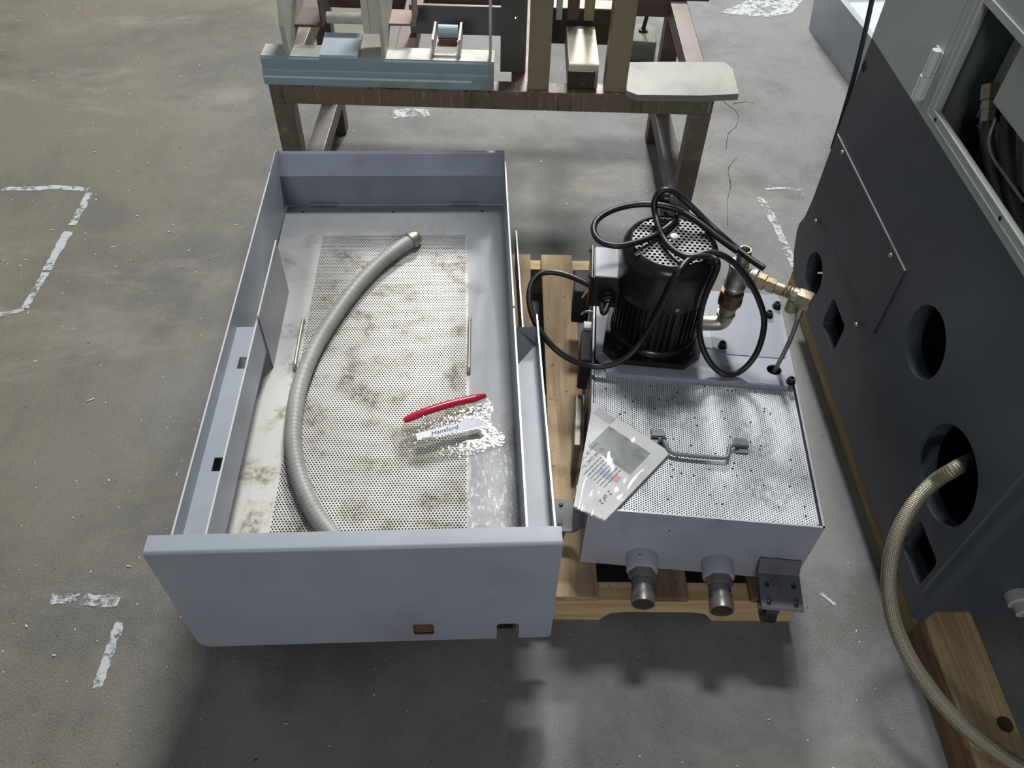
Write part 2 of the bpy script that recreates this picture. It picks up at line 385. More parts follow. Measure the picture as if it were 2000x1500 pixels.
RUST = paint('rust', (104, 76, 52), dirt=(54, 38, 26), rough=.9, amount=.8, scale=60)
W('rusty_backing', box(bm_new(), s0[0]-.008, s1[0]+.008, TY0+.006, TY0+.009, s1[1]-.008, s0[1]+.008), RUST)
W('latch_bar', box(bm_new(), nx0-.004, nx1-.002, TY0+.012, TY0+.03, nz-.028, nz-.016, .002), plain('galvanised', (170, 168, 160), .45, .6))
# far end wall: upright foot, then a brighter top leaning outwards and a rolled edge
b = bm_new(); yb = 1.729
prof = [(yb, SZ+.0005), (yb, .371), (yb+.040, .4075), (yb+.043, .409), (yb+.052, .409), (yb+.052, .395), (yb+.050, .395), (yb+.050, .4065), (yb+.0435, .4055), (yb+.003, .369), (yb+.003, SZ+.0005)]
A = [b.verts.new((TX0, y, z)) for y, z in prof]; B = [b.verts.new((TXI1+.002, y, z)) for y, z in prof]
for i in range(len(prof)): j = (i+1) % len(prof); b.faces.new((A[i], A[j], B[j], B[i]))
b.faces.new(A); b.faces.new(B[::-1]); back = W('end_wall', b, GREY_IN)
for x0, x1 in ((606, 660), (882, 934)):
    a, c = pz(x0, 396, SZ+.006), pz(x1, 396, SZ+.006); W('hinge_tab', box(bm_new(), a.x, c.x, 1.722, 1.729, SZ+.003, SZ+.010, .001), GREY_IN)
# left side: outer wall full length, inner wall (tall guard plate at mid length), channel floor with two openings
LY1 = 1.178
def wall(name, pts, x0, x1, mat=GREY): W(name, plate(bm_new(), pts, [], lambda u, v, t: Vector((x0+t, u, v)), x1-x0), mat)
wall('side_wall', [(TY0+.034, .31), (TY0+.034, TZ), (1.66, TZ), (1.735, .434), (1.76, .425), (1.779, .408), (1.779, .39), (1.745, SZ), (1.18, SZ-.0)], TX0-.0025, TX0, GREY)
for y0, y1 in ((TY0+.034, 1.66),): W('worn_edge', box(bm_new(), TX0-.0028, TX0+.0003, y0, y1, TZ, TZ+.0007), EDGE)
wall('inner_rail_wall', [(TY0+.034, .34), (TY0+.034, TZ-.004), (LY1, TZ-.004), (LY1, .34)], TXI0-.0025, TXI0)
W('worn_edge', box(bm_new(), TXI0-.0028, TXI0+.0003, TY0+.034, LY1, TZ-.004, TZ-.0033), EDGE)
wall('guard_plate', [(1.166, .274+.01), (1.166, TZ), (1.40, TZ+.004), (1.40, SZ+.004)], TXI0, TXI0+.002, paint('guard_paint', (128, 131, 136), dirt=(128, 98, 60), rough=.4, amount=.8, scale=8))
W('worn_edge', box(bm_new(), TXI0-.0003, TXI0+.0023, 1.166, 1.40, TZ+.001, TZ+.0045), EDGE)
chz = .392
hl = []
for (xa, ya, xb, yb_) in ((445, 698, 475, 720), (388, 894, 425, 920)):
    p, q = pz(xa, ya, chz), pz(xb, yb_, chz); hl.append([(TX0+.020, q.y), (TXI0-.004, q.y), (TXI0-.004, p.y), (TX0+.020, p.y)])
W('rail_channel', plate(bm_new(), [(TX0+.0, TY0+.034), (TXI0-.0025, TY0+.034), (TXI0-.0025, LY1), (TX0+.0, LY1)], hl, lambda u, v, t: Vector((u, v, chz-t)), .0025), GREY)
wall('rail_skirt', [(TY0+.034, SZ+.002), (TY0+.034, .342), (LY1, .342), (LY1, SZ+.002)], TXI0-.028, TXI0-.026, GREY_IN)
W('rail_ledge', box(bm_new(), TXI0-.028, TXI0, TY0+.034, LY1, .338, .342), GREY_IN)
# right side: inner wall full length, guard behind, gutter channel outside
wall('side_wall', [(TY0+.034, SZ+.0), (TY0+.034, TZ-.004), (1.19, TZ-.004), (1.19, TZ), (1.70, TZ), (1.745, .424), (1.779, .408), (1.779, .39), (1.745, SZ)], TXI1, TXI1+.0025)
W('worn_edge', box(bm_new(), TXI1-.0004, TXI1+.0029, TY0+.034, 1.19, TZ-.004, TZ-.0032), EDGE)
W('worn_edge', box(bm_new(), TXI1-.0004, TXI1+.0029, 1.19, 1.70, TZ, TZ+.0007), EDGE)
wall('outer_guard', [(1.13, .30), (1.13, TZ-.03), (1.47, TZ-.03), (1.47, .30)], TXI1+.018, TXI1+.020)
W('worn_edge', box(bm_new(), TXI1+.0176, TXI1+.0204, 1.13, 1.47, TZ-.03, TZ-.0292), EDGE)
W('gutter_channel', box(bm_new(), TXI1+.0025, TX1, TY0+.034, 1.135, .385, .388), GREY)
wall('gutter_wall', [(TY0+.034, .30), (TY0+.034, TZ), (1.165, TZ), (1.135, .385), (1.135, .30)], TX1, TX1+.0025)
W('worn_edge', box(bm_new(), TX1-.0003, TX1+.0028, TY0+.034, 1.165, TZ, TZ+.0007), EDGE)
b = bm_new()   # slanted end of the gutter
q = [b.verts.new(v) for v in ((TXI1+.003, 1.135, TZ-.005), (TX1, 1.135, TZ-.005), (TX1, 1.125, .388), (TXI1+.003, 1.065, .388))]
b.faces.new(q); r = bmesh.ops.solidify(b, geom=b.faces[:], thickness=.002); W('gutter_end', b, GREY)
# bent wire pulls welded to the sheet
WIRE = plain('pull_wire', (186, 182, 172), .35, .7)
for xa, ya, xb, yb_ in ((918, 628, 916, 728), (594, 630, 578, 722)):
    a, c = pz(xa, ya, SZ), pz(xb, yb_, SZ); up = Vector((0, 0, .014))
    W('wire_pull', tube(bm_new(), [a+Vector((0, 0, .001)), a+up*.8, a+up+(c-a)*.08, (a+c)/2+up*1.05, c+up+(a-c)*.08, c+up*.8, c+Vector((0, 0, .001))], .0036, 10), WIRE, 60)

# ------------------------------------------------------------------ flexible conduit lying in the tray
hp = [(803, 470, .012), (776, 487, .012), (735, 520, .012), (690, 568, .012), (645, 630, .012), (610, 690, .012), (585, 755, .012), (575, 815, .012), (573, 865, .012), (580, 915, .012), (597, 965, .012), (622, 1012, .012), (652, 1050, .012), (678, 1078, .014)]
HP = [pz(x, y, SZ+.0172) for x, y, z in hp]
cond = tag(empty('flexible_conduit', (HP[6].x, HP[6].y, SZ)), 'grey ribbed flexible conduit curving across the perforated tray floor', 'conduit')
CON = paint('grey_conduit', (156, 156, 153), rough=.48, scale=20, dirt=(80, 78, 74), amount=.3)
cm = bm_new(); NP = 26
P2 = smooth_path(HP, NP)
tube(cm, P2, .0168, 16, rfun=lambda i: .0168+.00022*(1 if i % 4 < 2 else -1), smooth=False)
part('hose', cm, CON, cond, world=True, sm=50)
d = (HP[0]-HP[1]).normalized(); e0 = HP[0]-d*.006
b = bm_new(); lathe(b, [(.0165, 0), (.0205, .001), (.0212, .006), (.0212, .013), (.0175, .015), (.0175, .021), (.0150, .027), (.0120, .030), (.0120, .024)], e0, d, 18)
part('end_fitting', b, ZINC, cond, world=True, sm=40)

# ------------------------------------------------------------------ zip bag
bag = tag(empty('zip_bag', (*pz(870, 845, SZ).xy, SZ)), 'crumpled clear plastic zip bag with red seal lying on the tray sheet', 'bag')
k = NT('clear_film'); k.col((.95, .95, .93)); k.rough(.08)
gl = k.n('ShaderNodeBsdfGlossy'); gl.inputs['Roughness'].default_value = .06; tr = k.n('ShaderNodeBsdfTransparent'); tr.inputs[0].default_value = (.95, .95, .93, 1)
fr = k.n('ShaderNodeLayerWeight'); fr.inputs[0].default_value = .5; mx = k.n('ShaderNodeMixShader')
df = k.n('ShaderNodeBsdfDiffuse'); df.inputs[0].default_value = (.75, .74, .70, 1); m2 = k.n('ShaderNodeMixShader'); m2.inputs[0].default_value = .07
k.l(tr.outputs[0], m2.inputs[1]); k.l(df.outputs[0], m2.inputs[2])
k.l(k.math('MULTIPLY_ADD', k.math('POWER', fr.outputs[1], 3.0), .5, .03, clamp=True), mx.inputs[0]); k.l(m2.outputs[0], mx.inputs[1]); k.l(gl.outputs[0], mx.inputs[2]); k.l(mx.outputs[0], k.out.inputs[0])
FILM = k.m
from mathutils import noise as mnoise
Z1 = SZ+.022
TL, TR_, BR, BL = pz(789, 824, Z1), pz(949, 773, Z1), pz(984, 866, SZ+.006), pz(800, 902, SZ+.006)
def bagpt(u, v, side, h):
    p = (TL*(1-u)+TR_*u)*(1-v)+(BL*(1-u)+BR*u)*v
    p = p + (TL-TR_).normalized()*(.026*math.sin(math.pi*min(1, v*1.5))*(1-u)**2) + Vector((.008*math.sin(v*9)*u, 0, 0))
    p = p + Vector((0, -1, 0))*(.010*math.sin(math.pi*u)*v)
    q = Vector((u*6, v*5, side*3.3)); q = q+Vector((mnoise.noise(q*.8), mnoise.noise(q*.8+Vector((5, 2, 1))), 0))*.8
    cr = .5*(1-abs(mnoise.noise(q*1.1))*2.2)+.5*(1-abs(mnoise.noise(q*2.4))*2.2)+.5*(1-abs(mnoise.noise(q*5.2))*2)
    edge = min(1, 5*min(u, 1-u, 1-v)+.05)
    p.x += rng.uniform(-.0009, .0009); p.y += rng.uniform(-.0009, .0009)
    p.z = SZ + .003 + .014*(1-v) + (h*edge*(.35+max(0, cr)) if side else .0)
    return p
for side, h in ((0, .0), (1, .0085)):
    b = bm_new(); NU, NV = 64, 44
    g = [[b.verts.new(bagpt(i/NU, j/NV, side, h)) for i in range(NU+1)] for j in range(NV+1)]
    for j in range(NV):
        for i in range(NU): b.faces.new((g[j][i], g[j][i+1], g[j+1][i+1], g[j+1][i]))
    part('film_front' if side else 'film_back', b, FILM, bag, world=True)
b = bm_new()   # red seal: flattened tube, bowed in the middle
pts = [TL+(TR_-TL)*t+Vector((0, .004*math.sin(t*3.1), .004+.003*math.sin(t*5))) for t in (0, .15, .3, .5, .7, .85, 1)]
tube(b, pts, .0058, 10, rfun=lambda i: .0022+.0058*min(1, .25+1.6*math.sin(math.pi*min(1, (i+3)/52))))
k = NT('red_seal'); k.col(lin((196, 40, 70))); k.rough(.18)
part('zip_seal', b, k.m, bag, world=True, sm=60)
LB = [pz(x, y, SZ+.029) for x, y in ((811, 847), (875, 831), (937, 816), (948, 830), (880, 846), (816, 860))]
b = plate(bm_new(), [(v.x, v.y) for v in LB], [], lambda u, v, t: Vector((u, v, SZ+.029-t)), .0005)
lab = part('paper_label', b, plain('label_paper', (232, 234, 244), .6), bag, world=True)
INK = plain('pen_ink', (50, 56, 78), .6)
ud = (LB[2]-LB[0]).normalized()
for s_, (x, y), sz in (('Hansford', (843, 850), .0145), ('Hand S', (824, 859), .0075)):
    o = part('handwriting', text_bm(s_, sz, frame(pz(x, y, SZ+.0296), ud, (0, 0, 1)), .15), INK, lab, world=True)

# ------------------------------------------------------------------ coolant tank with pump
tank = tag(empty('coolant_tank', (.2, .79, 0), R_(-7)), 'grey coolant tank with perforated lid and black pump motor on the pallet', 'tank')
T = lambda name, bm, mat, sm=None, par=tank: part(name, bm, mat, par, sm=sm)
TB, TT, TWD, TDP = .1085, .303, .423, .612
TANKP = paint('tank_paint', (164, 168, 180), dirt=(52, 50, 48), rough=.42, amount=.3, scale=9, chips=(36, 34, 32), chip_amt=.735)
b = bm_new(); th = .003
box(b, 0, TWD, 0, th, TB, TT); box(b, 0, TWD, TDP-th, TDP, TB, TT); box(b, 0, th, th, TDP-th, TB, TT); box(b, TWD-th, TWD, th, TDP-th, TB, TT); box(b, th, TWD-th, th, TDP-th, TB, TB+th)
T('tank_body', b, TANKP)
b = bm_new()
for a in ((0, TWD, 0, .0032), (0, .0032, 0, TDP), (TWD-.0032, TWD, 0, TDP), (0, TWD, TDP-.0032, TDP)): box(b, a[0]-.0003, a[1]+.0003, a[2]-.0003, a[3]+.0003, TT, TT+.0009)
T('rim', b, plain('rim_edge', (150, 154, 160), .4, .3))
LIDM = perforated('lid_sheet', (204, 208, 214), .0050, .00145, ax=(1, 0), dirt=(140, 140, 140), rough=.38, metal=.15)
LP = rounded(.006, TWD-.007, .005, .36, .008)
lid = T('perforated_lid', plate(bm_new(), LP, [], lambda u, v, t: Vector((u, v, TT-.003-t)), .0018), LIDM)
T('debris', (lambda b: [box(b, x, x+.003, y, y+.0015, TT-.003, TT-.001) for x, y in [(rng.uniform(.02, .4), rng.uniform(.02, .33)) for _ in range(60)]] and b)(bm_new()), plain('debris', (40, 38, 36), .8))['kind'] = 'stuff'
T('hole_backing', box(bm_new(), .004, TWD-.004, .004, .36, TT-.03, TT-.027), plain('backing_dark', (34, 34, 35), .6))  # unseen dark plate added under the lid to make its holes look dark
# lid pull: bent rod held by two folded clips
RODM = paint('rod_paint', (112, 118, 128), rough=.35)
Lz = TT-.003
lp2 = lambda x, y, h: local(tank, pz(x, y, Lz+h))+Vector((0, 0, 0))
pull = T('lid_pull', tube(bm_new(), [lp2(1286, 857, .012), lp2(1296, 860, .013), lp2(1302, 872, .012), lp2(1312, 884, .01), lp2(1340, 889, .01), lp2(1400, 894, .01), lp2(1420, 892, .011), lp2(1424, 876, .012), lp2(1432, 869, .012), lp2(1444, 868, .012)], .0042, 10), RODM, 60)
c = lp2(1447, 874, .0); c0 = lp2(1284, 856, 0)
for cc_, par in ((c, pull), (c0, pull)):
    b = bm_new()
    for i in range(3): box(b, cc_.x-.013, cc_.x+.013, cc_.y-.016+.0125*i, cc_.y-.0045+.0125*i, Lz+.0005+.004*(i == 1), Lz+.004+.008*(i == 1), .0015)
    T('clip', b, RODM, None, par)
b = bm_new(); lathe(b, [(.006, 0), (.006, .008), (.004, .010)], lp2(1291, 858, .012), (1, 0, 0), 10); T('retaining_nut', b, BOLT, 40, pull)
# pump deck plate with folded front edge, clearance hole and cover
PZ = TT+.008
hc = local(tank, pz(1512, 722, PZ))
out = [(.0285, .332), (.403, .332), (.403, .345), (TWD-.004, .352), (TWD-.004, TDP-.004), (.006, TDP-.004), (.006, .37), (.0285, .345)]
deck = T('pump_deck', plate(bm_new(), out, [circle(hc.x, hc.y, .0155, 24, .0145)], lambda u, v, t: Vector((u, v, PZ-t)), .004), GREY)
T('deck_lip', box(bm_new(), .0285, .403, .3295, .332, TT-.004, PZ-.0005, .0008), GREY, None, deck)
cv = rounded(.255, .411, .408, .60, .012); T('cover_plate', plate(bm_new(), cv, [], lambda u, v, t: Vector((u, v, PZ+.0015-t)), .0015), paint('cover_paint', (148, 154, 166), rough=.35, dirt=(120, 112, 92), amount=.3, scale=6), None, deck)
def capscrew(x, y, z, par, r=.0075, name='cap_screw'):
    b = bm_new(); lathe(b, [(r*1.35, 0), (r*1.35, .002), (r, .002), (r, .0105), (r*.85, .012), (r*.5, .012), (r*.5, .006)], (x, y, z), (0, 0, 1), 14); return T(name, b, BOLT, 40, par)
for x, y in ((1516, 600), (1501, 617), (1410, 677), (1544, 746)):
    p = local(tank, pz(x, y, PZ)); capscrew(min(p.x, TWD-.012), p.y, PZ+.0015 if p.x < .42 and p.y > .4 else PZ, deck)
# pump motor standing on the deck
mc = local(tank, (.383, 1.230, 0)); MX, MY = mc.x, mc.y; MR = .0925; MT = .563
motor = T('pump_motor', lathe(bm_new(), [(.078, PZ+.012), (.083, PZ+.02), (.083, .47), (.05, .475)], (MX, MY, 0), (0, 0, 1), 40), BLACKP, 40)
b = bm_new(); N = 44
for i in range(N):
    a = 2*math.pi*i/N
    m = Matrix.Translation((MX, MY, 0)) @ Matrix.Rotation(a, 4, 'Z'); box(b, .081, .0905, -.0018, .0018, PZ+.03, .468, 0, m)
fins = T('cooling_fins', b, BLACKP, None, motor)
fl = []
for px_, py_ in ((-.108, -.07), (-.078, -.103), (.062, -.106), (.097, -.066), (.095, .075), (.07, .095), (-.07, .095), (-.095, .07)): fl.append((MX+px_, MY+py_))
fb = plate(bm_new(), fl, [], lambda u, v, t: Vector((u, v, PZ+t)), .016); T('mounting_flange', fb, BLACKP, None, motor)
T('flange_ring', lathe(bm_new(), [(.093, PZ+.015), (.093, PZ+.022), (.088, PZ+.028), (.07, PZ+.03)], (MX, MY, 0), (0, 0, 1), 40), BLACKP, 40, motor)
for a, r in ((225, .105), (315, .105), (45, .108), (135, .105)): capscrew(MX+r*math.cos(R_(a)), MY+r*math.sin(R_(a)), PZ+.016, motor, .006)
for a in (250, 290, 330): T('tie_rod', cyl(bm_new(), (MX+.088*math.cos(R_(a)), MY+.088*math.sin(R_(a)), PZ+.028), (MX+.088*math.cos(R_(a)), MY+.088*math.sin(R_(a)), .47), .0045, seg=8), BLACKP, 40, motor)
# fan cowl with perforated top
cb = bm_new(); lathe(cb, [(.0935, .452), (.0945, .455), (.0945, .535), (.0935, .546), (.089, .555), (.080, .5625), (.0775, .563), (.0765, .5605), (.075, .558), (.075, .45)], (MX, MY, 0), (0, 0, 1), 48)
for f in [f for f in cb.faces if len(f.verts) > 8]: cb.faces.remove(f)
T('fan_cowl', cb, paint('cowl_black', (22, 23, 25), dirt=(46, 46, 48), rough=.28, amount=.3, scale=18, chips=(150, 150, 150), chip_amt=.79), 40, motor)
GRILL = perforated('cowl_grille', (116, 117, 118), .0098, .0031, dirt=(60, 58, 56), rough=.35, metal=.5)
T('fan_grille', plate(bm_new(), circle(MX, MY, .0765, 40), [], lambda u, v, t: Vector((u, v, .5605-t)), .0012), GRILL, None, motor)
T('fan_dark', lathe(bm_new(), [(.074, .50), (.074, .503)], (MX, MY, 0), (0, 0, 1), 30), DARKIN, None, motor)
p = local(tank, pz(1317, 462, .5615)); b = bm_new(); lathe(b, [(.0085, 0), (.0082, .003), (.006, .004)], (p.x, p.y, .5606), (0, 0, 1), 12); T('paint_dab', b, plain('white_dab', (214, 212, 200), .5), 50, motor)
for a in (215, 325, 95): 
    T('cowl_rib', box(bm_new(), .0755, .0905, -.006, .006, .553, .5635, .002, Matrix.Translation((MX, MY, 0)) @ Matrix.Rotation(R_(a), 4, 'Z')), BLACKP, None, motor)
T('cowl_screw', lathe(bm_new(), [(.0045, 0), (.0045, .004), (.002, .005)], (MX+.0945*math.cos(R_(283)), MY+.0945*math.sin(R_(283)), .468), (math.cos(R_(283)), math.sin(R_(283)), 0), 10), ZINC, 40, motor)
# terminal box on the left of the motor
bx0, bx1 = MX-.149, MX-.08; by0, by1 = MY-.020, MY+.079
T('terminal_box', box(bm_new(), bx0+.004, bx1, by0, by1, .392, .470, .003), BLACKP, None, motor)
T('terminal_lid', box(bm_new(), bx0, bx0+.006, by0-.003, by1+.003, .388, .474, .002), BLACKP, None, motor)
T('terminal_cap', box(bm_new(), bx0+.008, bx1-.012, by0+.002, by1-.004, .470, .4745, .002), GREY, None, motor)
for y, z in ((by0+.008, .466), (by1-.008, .466), (by0+.008, .398)): T('lid_screw', lathe(bm_new(), [(.004, 0), (.004, .003), (.002, .004)], (bx0, y, z), (-1, 0, 0), 8), BOLT, 40, motor)
gx, gz = bx0+.040, .424
T('cable_gland', lathe(bm_new(), [(.016, -.002), (.016, .006), (.0135, .007), (.0135, .014), (.010, .017), (.0085, .024)], (gx, by0, gz), (0, -1, 0), 16), BLACKP, 40, motor)
# pump cable: one long run over the cowl and down to the deck
g = mw(tank) @ Vector((gx, by0-.026, gz))
def clear(pts):
    """keep the cable outside the motor body: slide buried points along the sight line"""
    ax = mw(tank) @ Vector((MX, MY, 0)); out = []
    for p in smooth_path(pts, 7):
        for _ in range(80):
            if math.hypot(p.x-ax.x, p.y-ax.y) > .1025 or p.z > .571: break
            p = p + (CAM-p).normalized()*.003
        out.append(p)
    for _ in range(4): out = [out[0]]+[(a+b*2+c)/4 for a, b, c in zip(out, out[1:], out[2:])]+[out[-1]]
    return out
def W3(l): return [pz(x, y, z) for x, y, z in l]
run = [g, g+Vector((-.012, -.022, -.004))] + W3([(1170, 572, .418), (1140, 551, .425), (1100, 535, .43), (1062, 532, .428), (1040, 550, .42), (1033, 585, .405), (1045, 630, .385), (1080, 678, .36), (1122, 706, .336), (1162, 716, .325), (1200, 711, .335), (1234, 690, .36), (1264, 648, .40), (1294, 594, .45), (1318, 545, .50), (1340, 512, .55), (1368, 496, .572), (1398, 494, .572), (1432, 512, .555), (1462, 547, .52), (1484, 590, .47), (1493, 634, .42), (1478, 690, .36), (1446, 726, .322), (1412, 730, .321), (1384, 704, .335), (1368, 664, .37), (1367, 625, .41), (1376, 582, .46), (1392, 545, .51), (1402, 518, .548), (1394, 504, .568), (1366, 500, .576), (1338, 501, .574), (1308, 482, .572), (1289, 452, .573), (1280, 420, .58), (1278, 394, .60), (1290, 374, .62), (1312, 372, .622), (1342, 395, .60), (1384, 437, .575), (1430, 478, .555), (1468, 508, .55), (1492, 524, .548)])
part('power_cable', tube(bm_new(), clear(run), .0063, 10, smooth=False), RUBBER, motor, world=True, sm=60)
tie = run[3]
b = bm_new(); lathe(b, [(.0075, -.004), (.0075, .004)], pz(1155, 562, .42), (pz(1140, 551, .425)-pz(1170, 572, .418)), 12); part('orange_tape', b, plain('orange_tie', (196, 140, 80), .5), motor, world=True)
b = bm_new(); tube(b, [pz(1152, 566, .418), pz(1143, 573, .41), pz(1137, 582, .40)], .002, 6, 3); part('cable_tag', b, plain('orange_tag', (206, 150, 86), .5), motor, world=True)
run2 = W3([(1318, 402, .575), (1322, 420, .57), (1308, 440, .569), (1280, 459, .57), (1245, 473, .572), (1206, 480, .572), (1175, 473, .57), (1160, 453, .57), (1166, 430, .572), (1195, 411, .578), (1238, 400, .584), (1284, 400, .588), (1326, 411, .584), (1366, 435, .578), (1404, 465, .568), (1440, 491, .56)])
part('power_cable', tube(bm_new(), run2, .0063, 10, 7), RUBBER, motor, world=True, sm=60)
# plug body with cord grip at the end of the second run
q0, q1, q2 = pz(1318, 402, .577), pz(1308, 384, .592), pz(1290, 382, .592)
b = bm_new(); cyl(b, q0, q1, .008, .012, 14); part('plug_sleeve', b, PIPE, motor, world=True, sm=40)
b = bm_new(); lathe(b, [(.008, 0), (.014, .004), (.015, .012), (.013, .022), (.009, .026)], q1+Vector((.004, 0, -.004)), q2-q1, 14); part('plug', b, BLACKP, motor, world=True, sm=40)
# riser: elbow, union, check valve, tee, open top, side branch and drain tube
E0 = pz(1392, 646, .350); E1 = pz(1412, 632, .352)
rx, ry = E1.x, E1.y
pipe = empty('pipe_riser', (0, 0, 0)); pipe.location = local(tank, (rx, ry, .33)); pipe.parent = tank; pipe.rotation_euler = (0, 0, 0)
Pp = lambda name, bm, mat, sm=40: part(name, bm, mat, pipe, world=True, sm=sm)
Pp('elbow', tube(bm_new(), [Vector((rx-.05, ry+.004, .352)), Vector((rx-.025, ry+.002, .352)), Vector((rx-.006, ry, .356)), Vector((rx, ry, .366)), Vector((rx, ry, .379))], .0165, 16, 6), ZINC)
zt = py(1462, 484, ry).z
hz = lambda y, x=1435: py(x, y, ry).z
sc = lambda z: .352+(z-.352)*.84
def slathe(b, prof, base, ax, seg): return lathe(b, [(r, sc(h)) for r, h in prof], base, ax, seg)
b = bm_new(); slathe(b, [(.019, .383), (.0195, .386), (.0195, .392), (.0165, .393), (.0165, .405), (.0185, .406), (.0185, .418), (.015, .42)], (rx, ry, 0), (0, 0, 1), 12); Pp('brass_union', b, BRASS)
b = bm_new(); slathe(b, [(.015, .418), (.0235, .422), (.025, .428), (.025, .445), (.0235, .449), (.024, .450), (.024, .464), (.017, .466)], (rx, ry, 0), (0, 0, 1), 10); Pp('check_valve', b, BRONZE, 30)
b = bm_new(); slathe(b, [(.016, .465), (.016, .474), (.0215, .476), (.0225, .482), (.0205, .485), (.0205, .535), (.0225, .538), (.0225, .548), (.016, .55)], (rx, ry, 0), (0, 0, 1), 20)
tz = sc(.521); bd = (pz(1572, 583, tz)-Vector((rx, ry, tz))); bl = bd.length; bd.normalize()
lathe(b, [(.019, .0), (.019, .026), (.0215, .028), (.0215, .036), (.016, .037)], (rx, ry, tz), bd, 20); Pp('tee', b, ZINC)
b = bm_new(); slathe(b, [(.0155, .548), (.0155, .558), (.0125, .56), (.0125, .572), (.0145, .573), (.0145, .58), (.012, .582), (.012, .592), (.0095, .592), (.0095, .575)], (rx, ry, 0), (0, 0, 1), 16); Pp('open_nipple', b, ZINC)
b = bm_new(); lathe(b, [(.015, .036), (.0165, .037), (.0165, .055), (.0125, .056), (.0125, .06), (.0145, .061), (.0145, .076), (.011, .077)], (rx, ry, tz), bd, 6); Pp('hex_nipple', b, BRASS, 20)
b = bm_new(); lathe(b, [(.011, .076), (.0125, .077), (.0125, .094), (.0105, .095), (.013, .098), (.0115, .101), (.0135, .104), (.0115, .107), (.013, .11), (.0115, .113), (.012, .12), (.010, bl-.02)], (rx, ry, tz), bd, 14); Pp('hose_coupling', b, BRASS)
hub = Vector((rx, ry, tz))+bd*(.118)
b = bm_new(); lathe(b, [(.0142, -.005), (.0142, .005)], hub, bd, 14); Pp('hose_clamp', b, ZINC)
b = bm_new(); sd = bd.cross(Vector((0, 0, 1))).normalized(); cyl(b, hub+Vector((0, 0, -.012)), hub+Vector((0, 0, -.042))-sd*.004, .011, .012, 12); Pp('valve_lever', b, plain('lever', (150, 138, 112), .5, .3))
e2 = Vector((rx, ry, tz))+bd*bl
b = bm_new(); box(b, -.016, .014, -.0125, .0125, -.02, .0125, .004, Matrix.Translation(e2) @ bd.to_track_quat('X', 'Z').to_matrix().to_4x4()); Pp('end_elbow', b, BRASS)
b = bm_new(); tube(b, [e2+Vector((0, 0, -.015)), e2+Vector((-.002, -.004, -.045))], .0075, 10, 3); Pp('tube_nut', b, ZINC)
hw = mw(tank) @ Vector((hc.x, hc.y, PZ-.03))
b = bm_new(); tube(b, [e2+Vector((-.001, -.003, -.04)), e2*.5+hw*.5+Vector((.006, 0, .0)), hw], .0047, 10, 6); Pp('drain_tube', b, PIPE)
# drain stubs at the front
for x in (.117, .263):
    st = T('drain_socket', lathe(bm_new(), [(.0305, -.002), (.0305, .033), (.028, .036), (.018, .036)], (x, 0, .152), (0, -1, 0), 24), TANKP, 40)
    b = bm_new(); lathe(b, [(.02, .035), (.0265, .036), (.0265, .049), (.019, .051)], (x, 0, .152), (0, -1, 0), 6); T('hex_nut', b, PIPE, 20, st)
    b = bm_new(); lathe(b, [(.021, .049), (.0195, .053), (.0215, .058), (.020, .066), (.022, .071), (.0205, .078), (.0228, .083), (.0228, .102), (.0198, .102), (.0198, .055)], (x, 0, .152), (0, -1, 0), 22); T('hose_nipple', b, PIPE, 40, st)
# caster brackets: folded steel steps with a caster below
def bracket(mtx, w_):
    b = bm_new(); pr = [(0, .185), (-.003, .187), (-.018, .166), (-.021, .162), (-.088, .157), (-.092, .154), (-.088, .1525), (-.021, .157), (-.0165, .160), (0, .178)]
    A = [b.verts.new((0, y, z)) for y, z in pr]; B = [b.verts.new((w_, y, z)) for y, z in pr]
    for i in range(len(pr)): j = (i+1) % len(pr); b.faces.new((A[i], A[j], B[j], B[i]))
    b.faces.new(A); b.faces.new(B[::-1]); b.transform(mtx); return b
BRK = paint('bracket_paint', (96, 99, 104), dirt=(40, 38, 36), rough=.5, amount=.7, scale=22)
def caster(mtx, w_):
    br = T('caster_bracket', bracket(mtx, w_), BRK)
    for x in (.014, w_-.014):
        for y in (-.045, -.078):
            b = bm_new(); lathe(b, [(.0045, 0), (.004, .0025), (.002, .003)], (x, y, .161), (0, 0, 1), 8); b.transform(mtx); T('rivet', b, BOLT, 40, br)
    b = bm_new(); cyl(b, (w_*.22, -.06, .105), (w_*.22+.022, -.06, .105), .03, seg=24); b.transform(mtx); T('caster_wheel', b, RUBBER, 40, br)
    b = bm_new(); cyl(b, (w_*.22-.006, -.06, .105), (w_*.22+.03, -.06, .105), .007, seg=12); b.transform(mtx); T('axle', b, ZINC, 40, br)
    b = bm_new(); box(b, w_*.22-.005, w_*.22-.002, -.076, -.044, .098, .155); box(b, w_*.22+.024, w_*.22+.027, -.076, -.044, .098, .155); b.transform(mtx); T('caster_fork', b, BOLT, None, br)
caster(Matrix.Translation((.337, 0, 0)), .078)
caster(Matrix.Translation((0, .11, .0)) @ Matrix.Rotation(R_(-90), 4, 'Z'), .075)
# level gauge with black shield on the left side
SHIELD = plain('black_plastic', (30, 30, 32), .75)
T('gauge_shield', box(bm_new(), -.024, -.002, .385, .475, .19, .285, .003), SHIELD)
T('gauge_cap', box(bm_new(), -.020, -.002, .478, .50, .268, .29, .002), plain('gauge_white', (176, 178, 172), .4))
b = bm_new(); tube(b, [(0, .52, .30), (-.008, .52, .301), (-.018, .52, .299), (-.026, .517, .292)], .003, 6, 4); T('gauge_hook', b, plain('hook', (120, 122, 124), .4, .5), 60)
T('float_switch_box', box(bm_new(), -.045, -.006, .585, .66, .20, .30, .004), SHIELD)
T('side_strap', box(bm_new(), -.026, -.012, .22, .36, .11, .20, .002), PIPE)

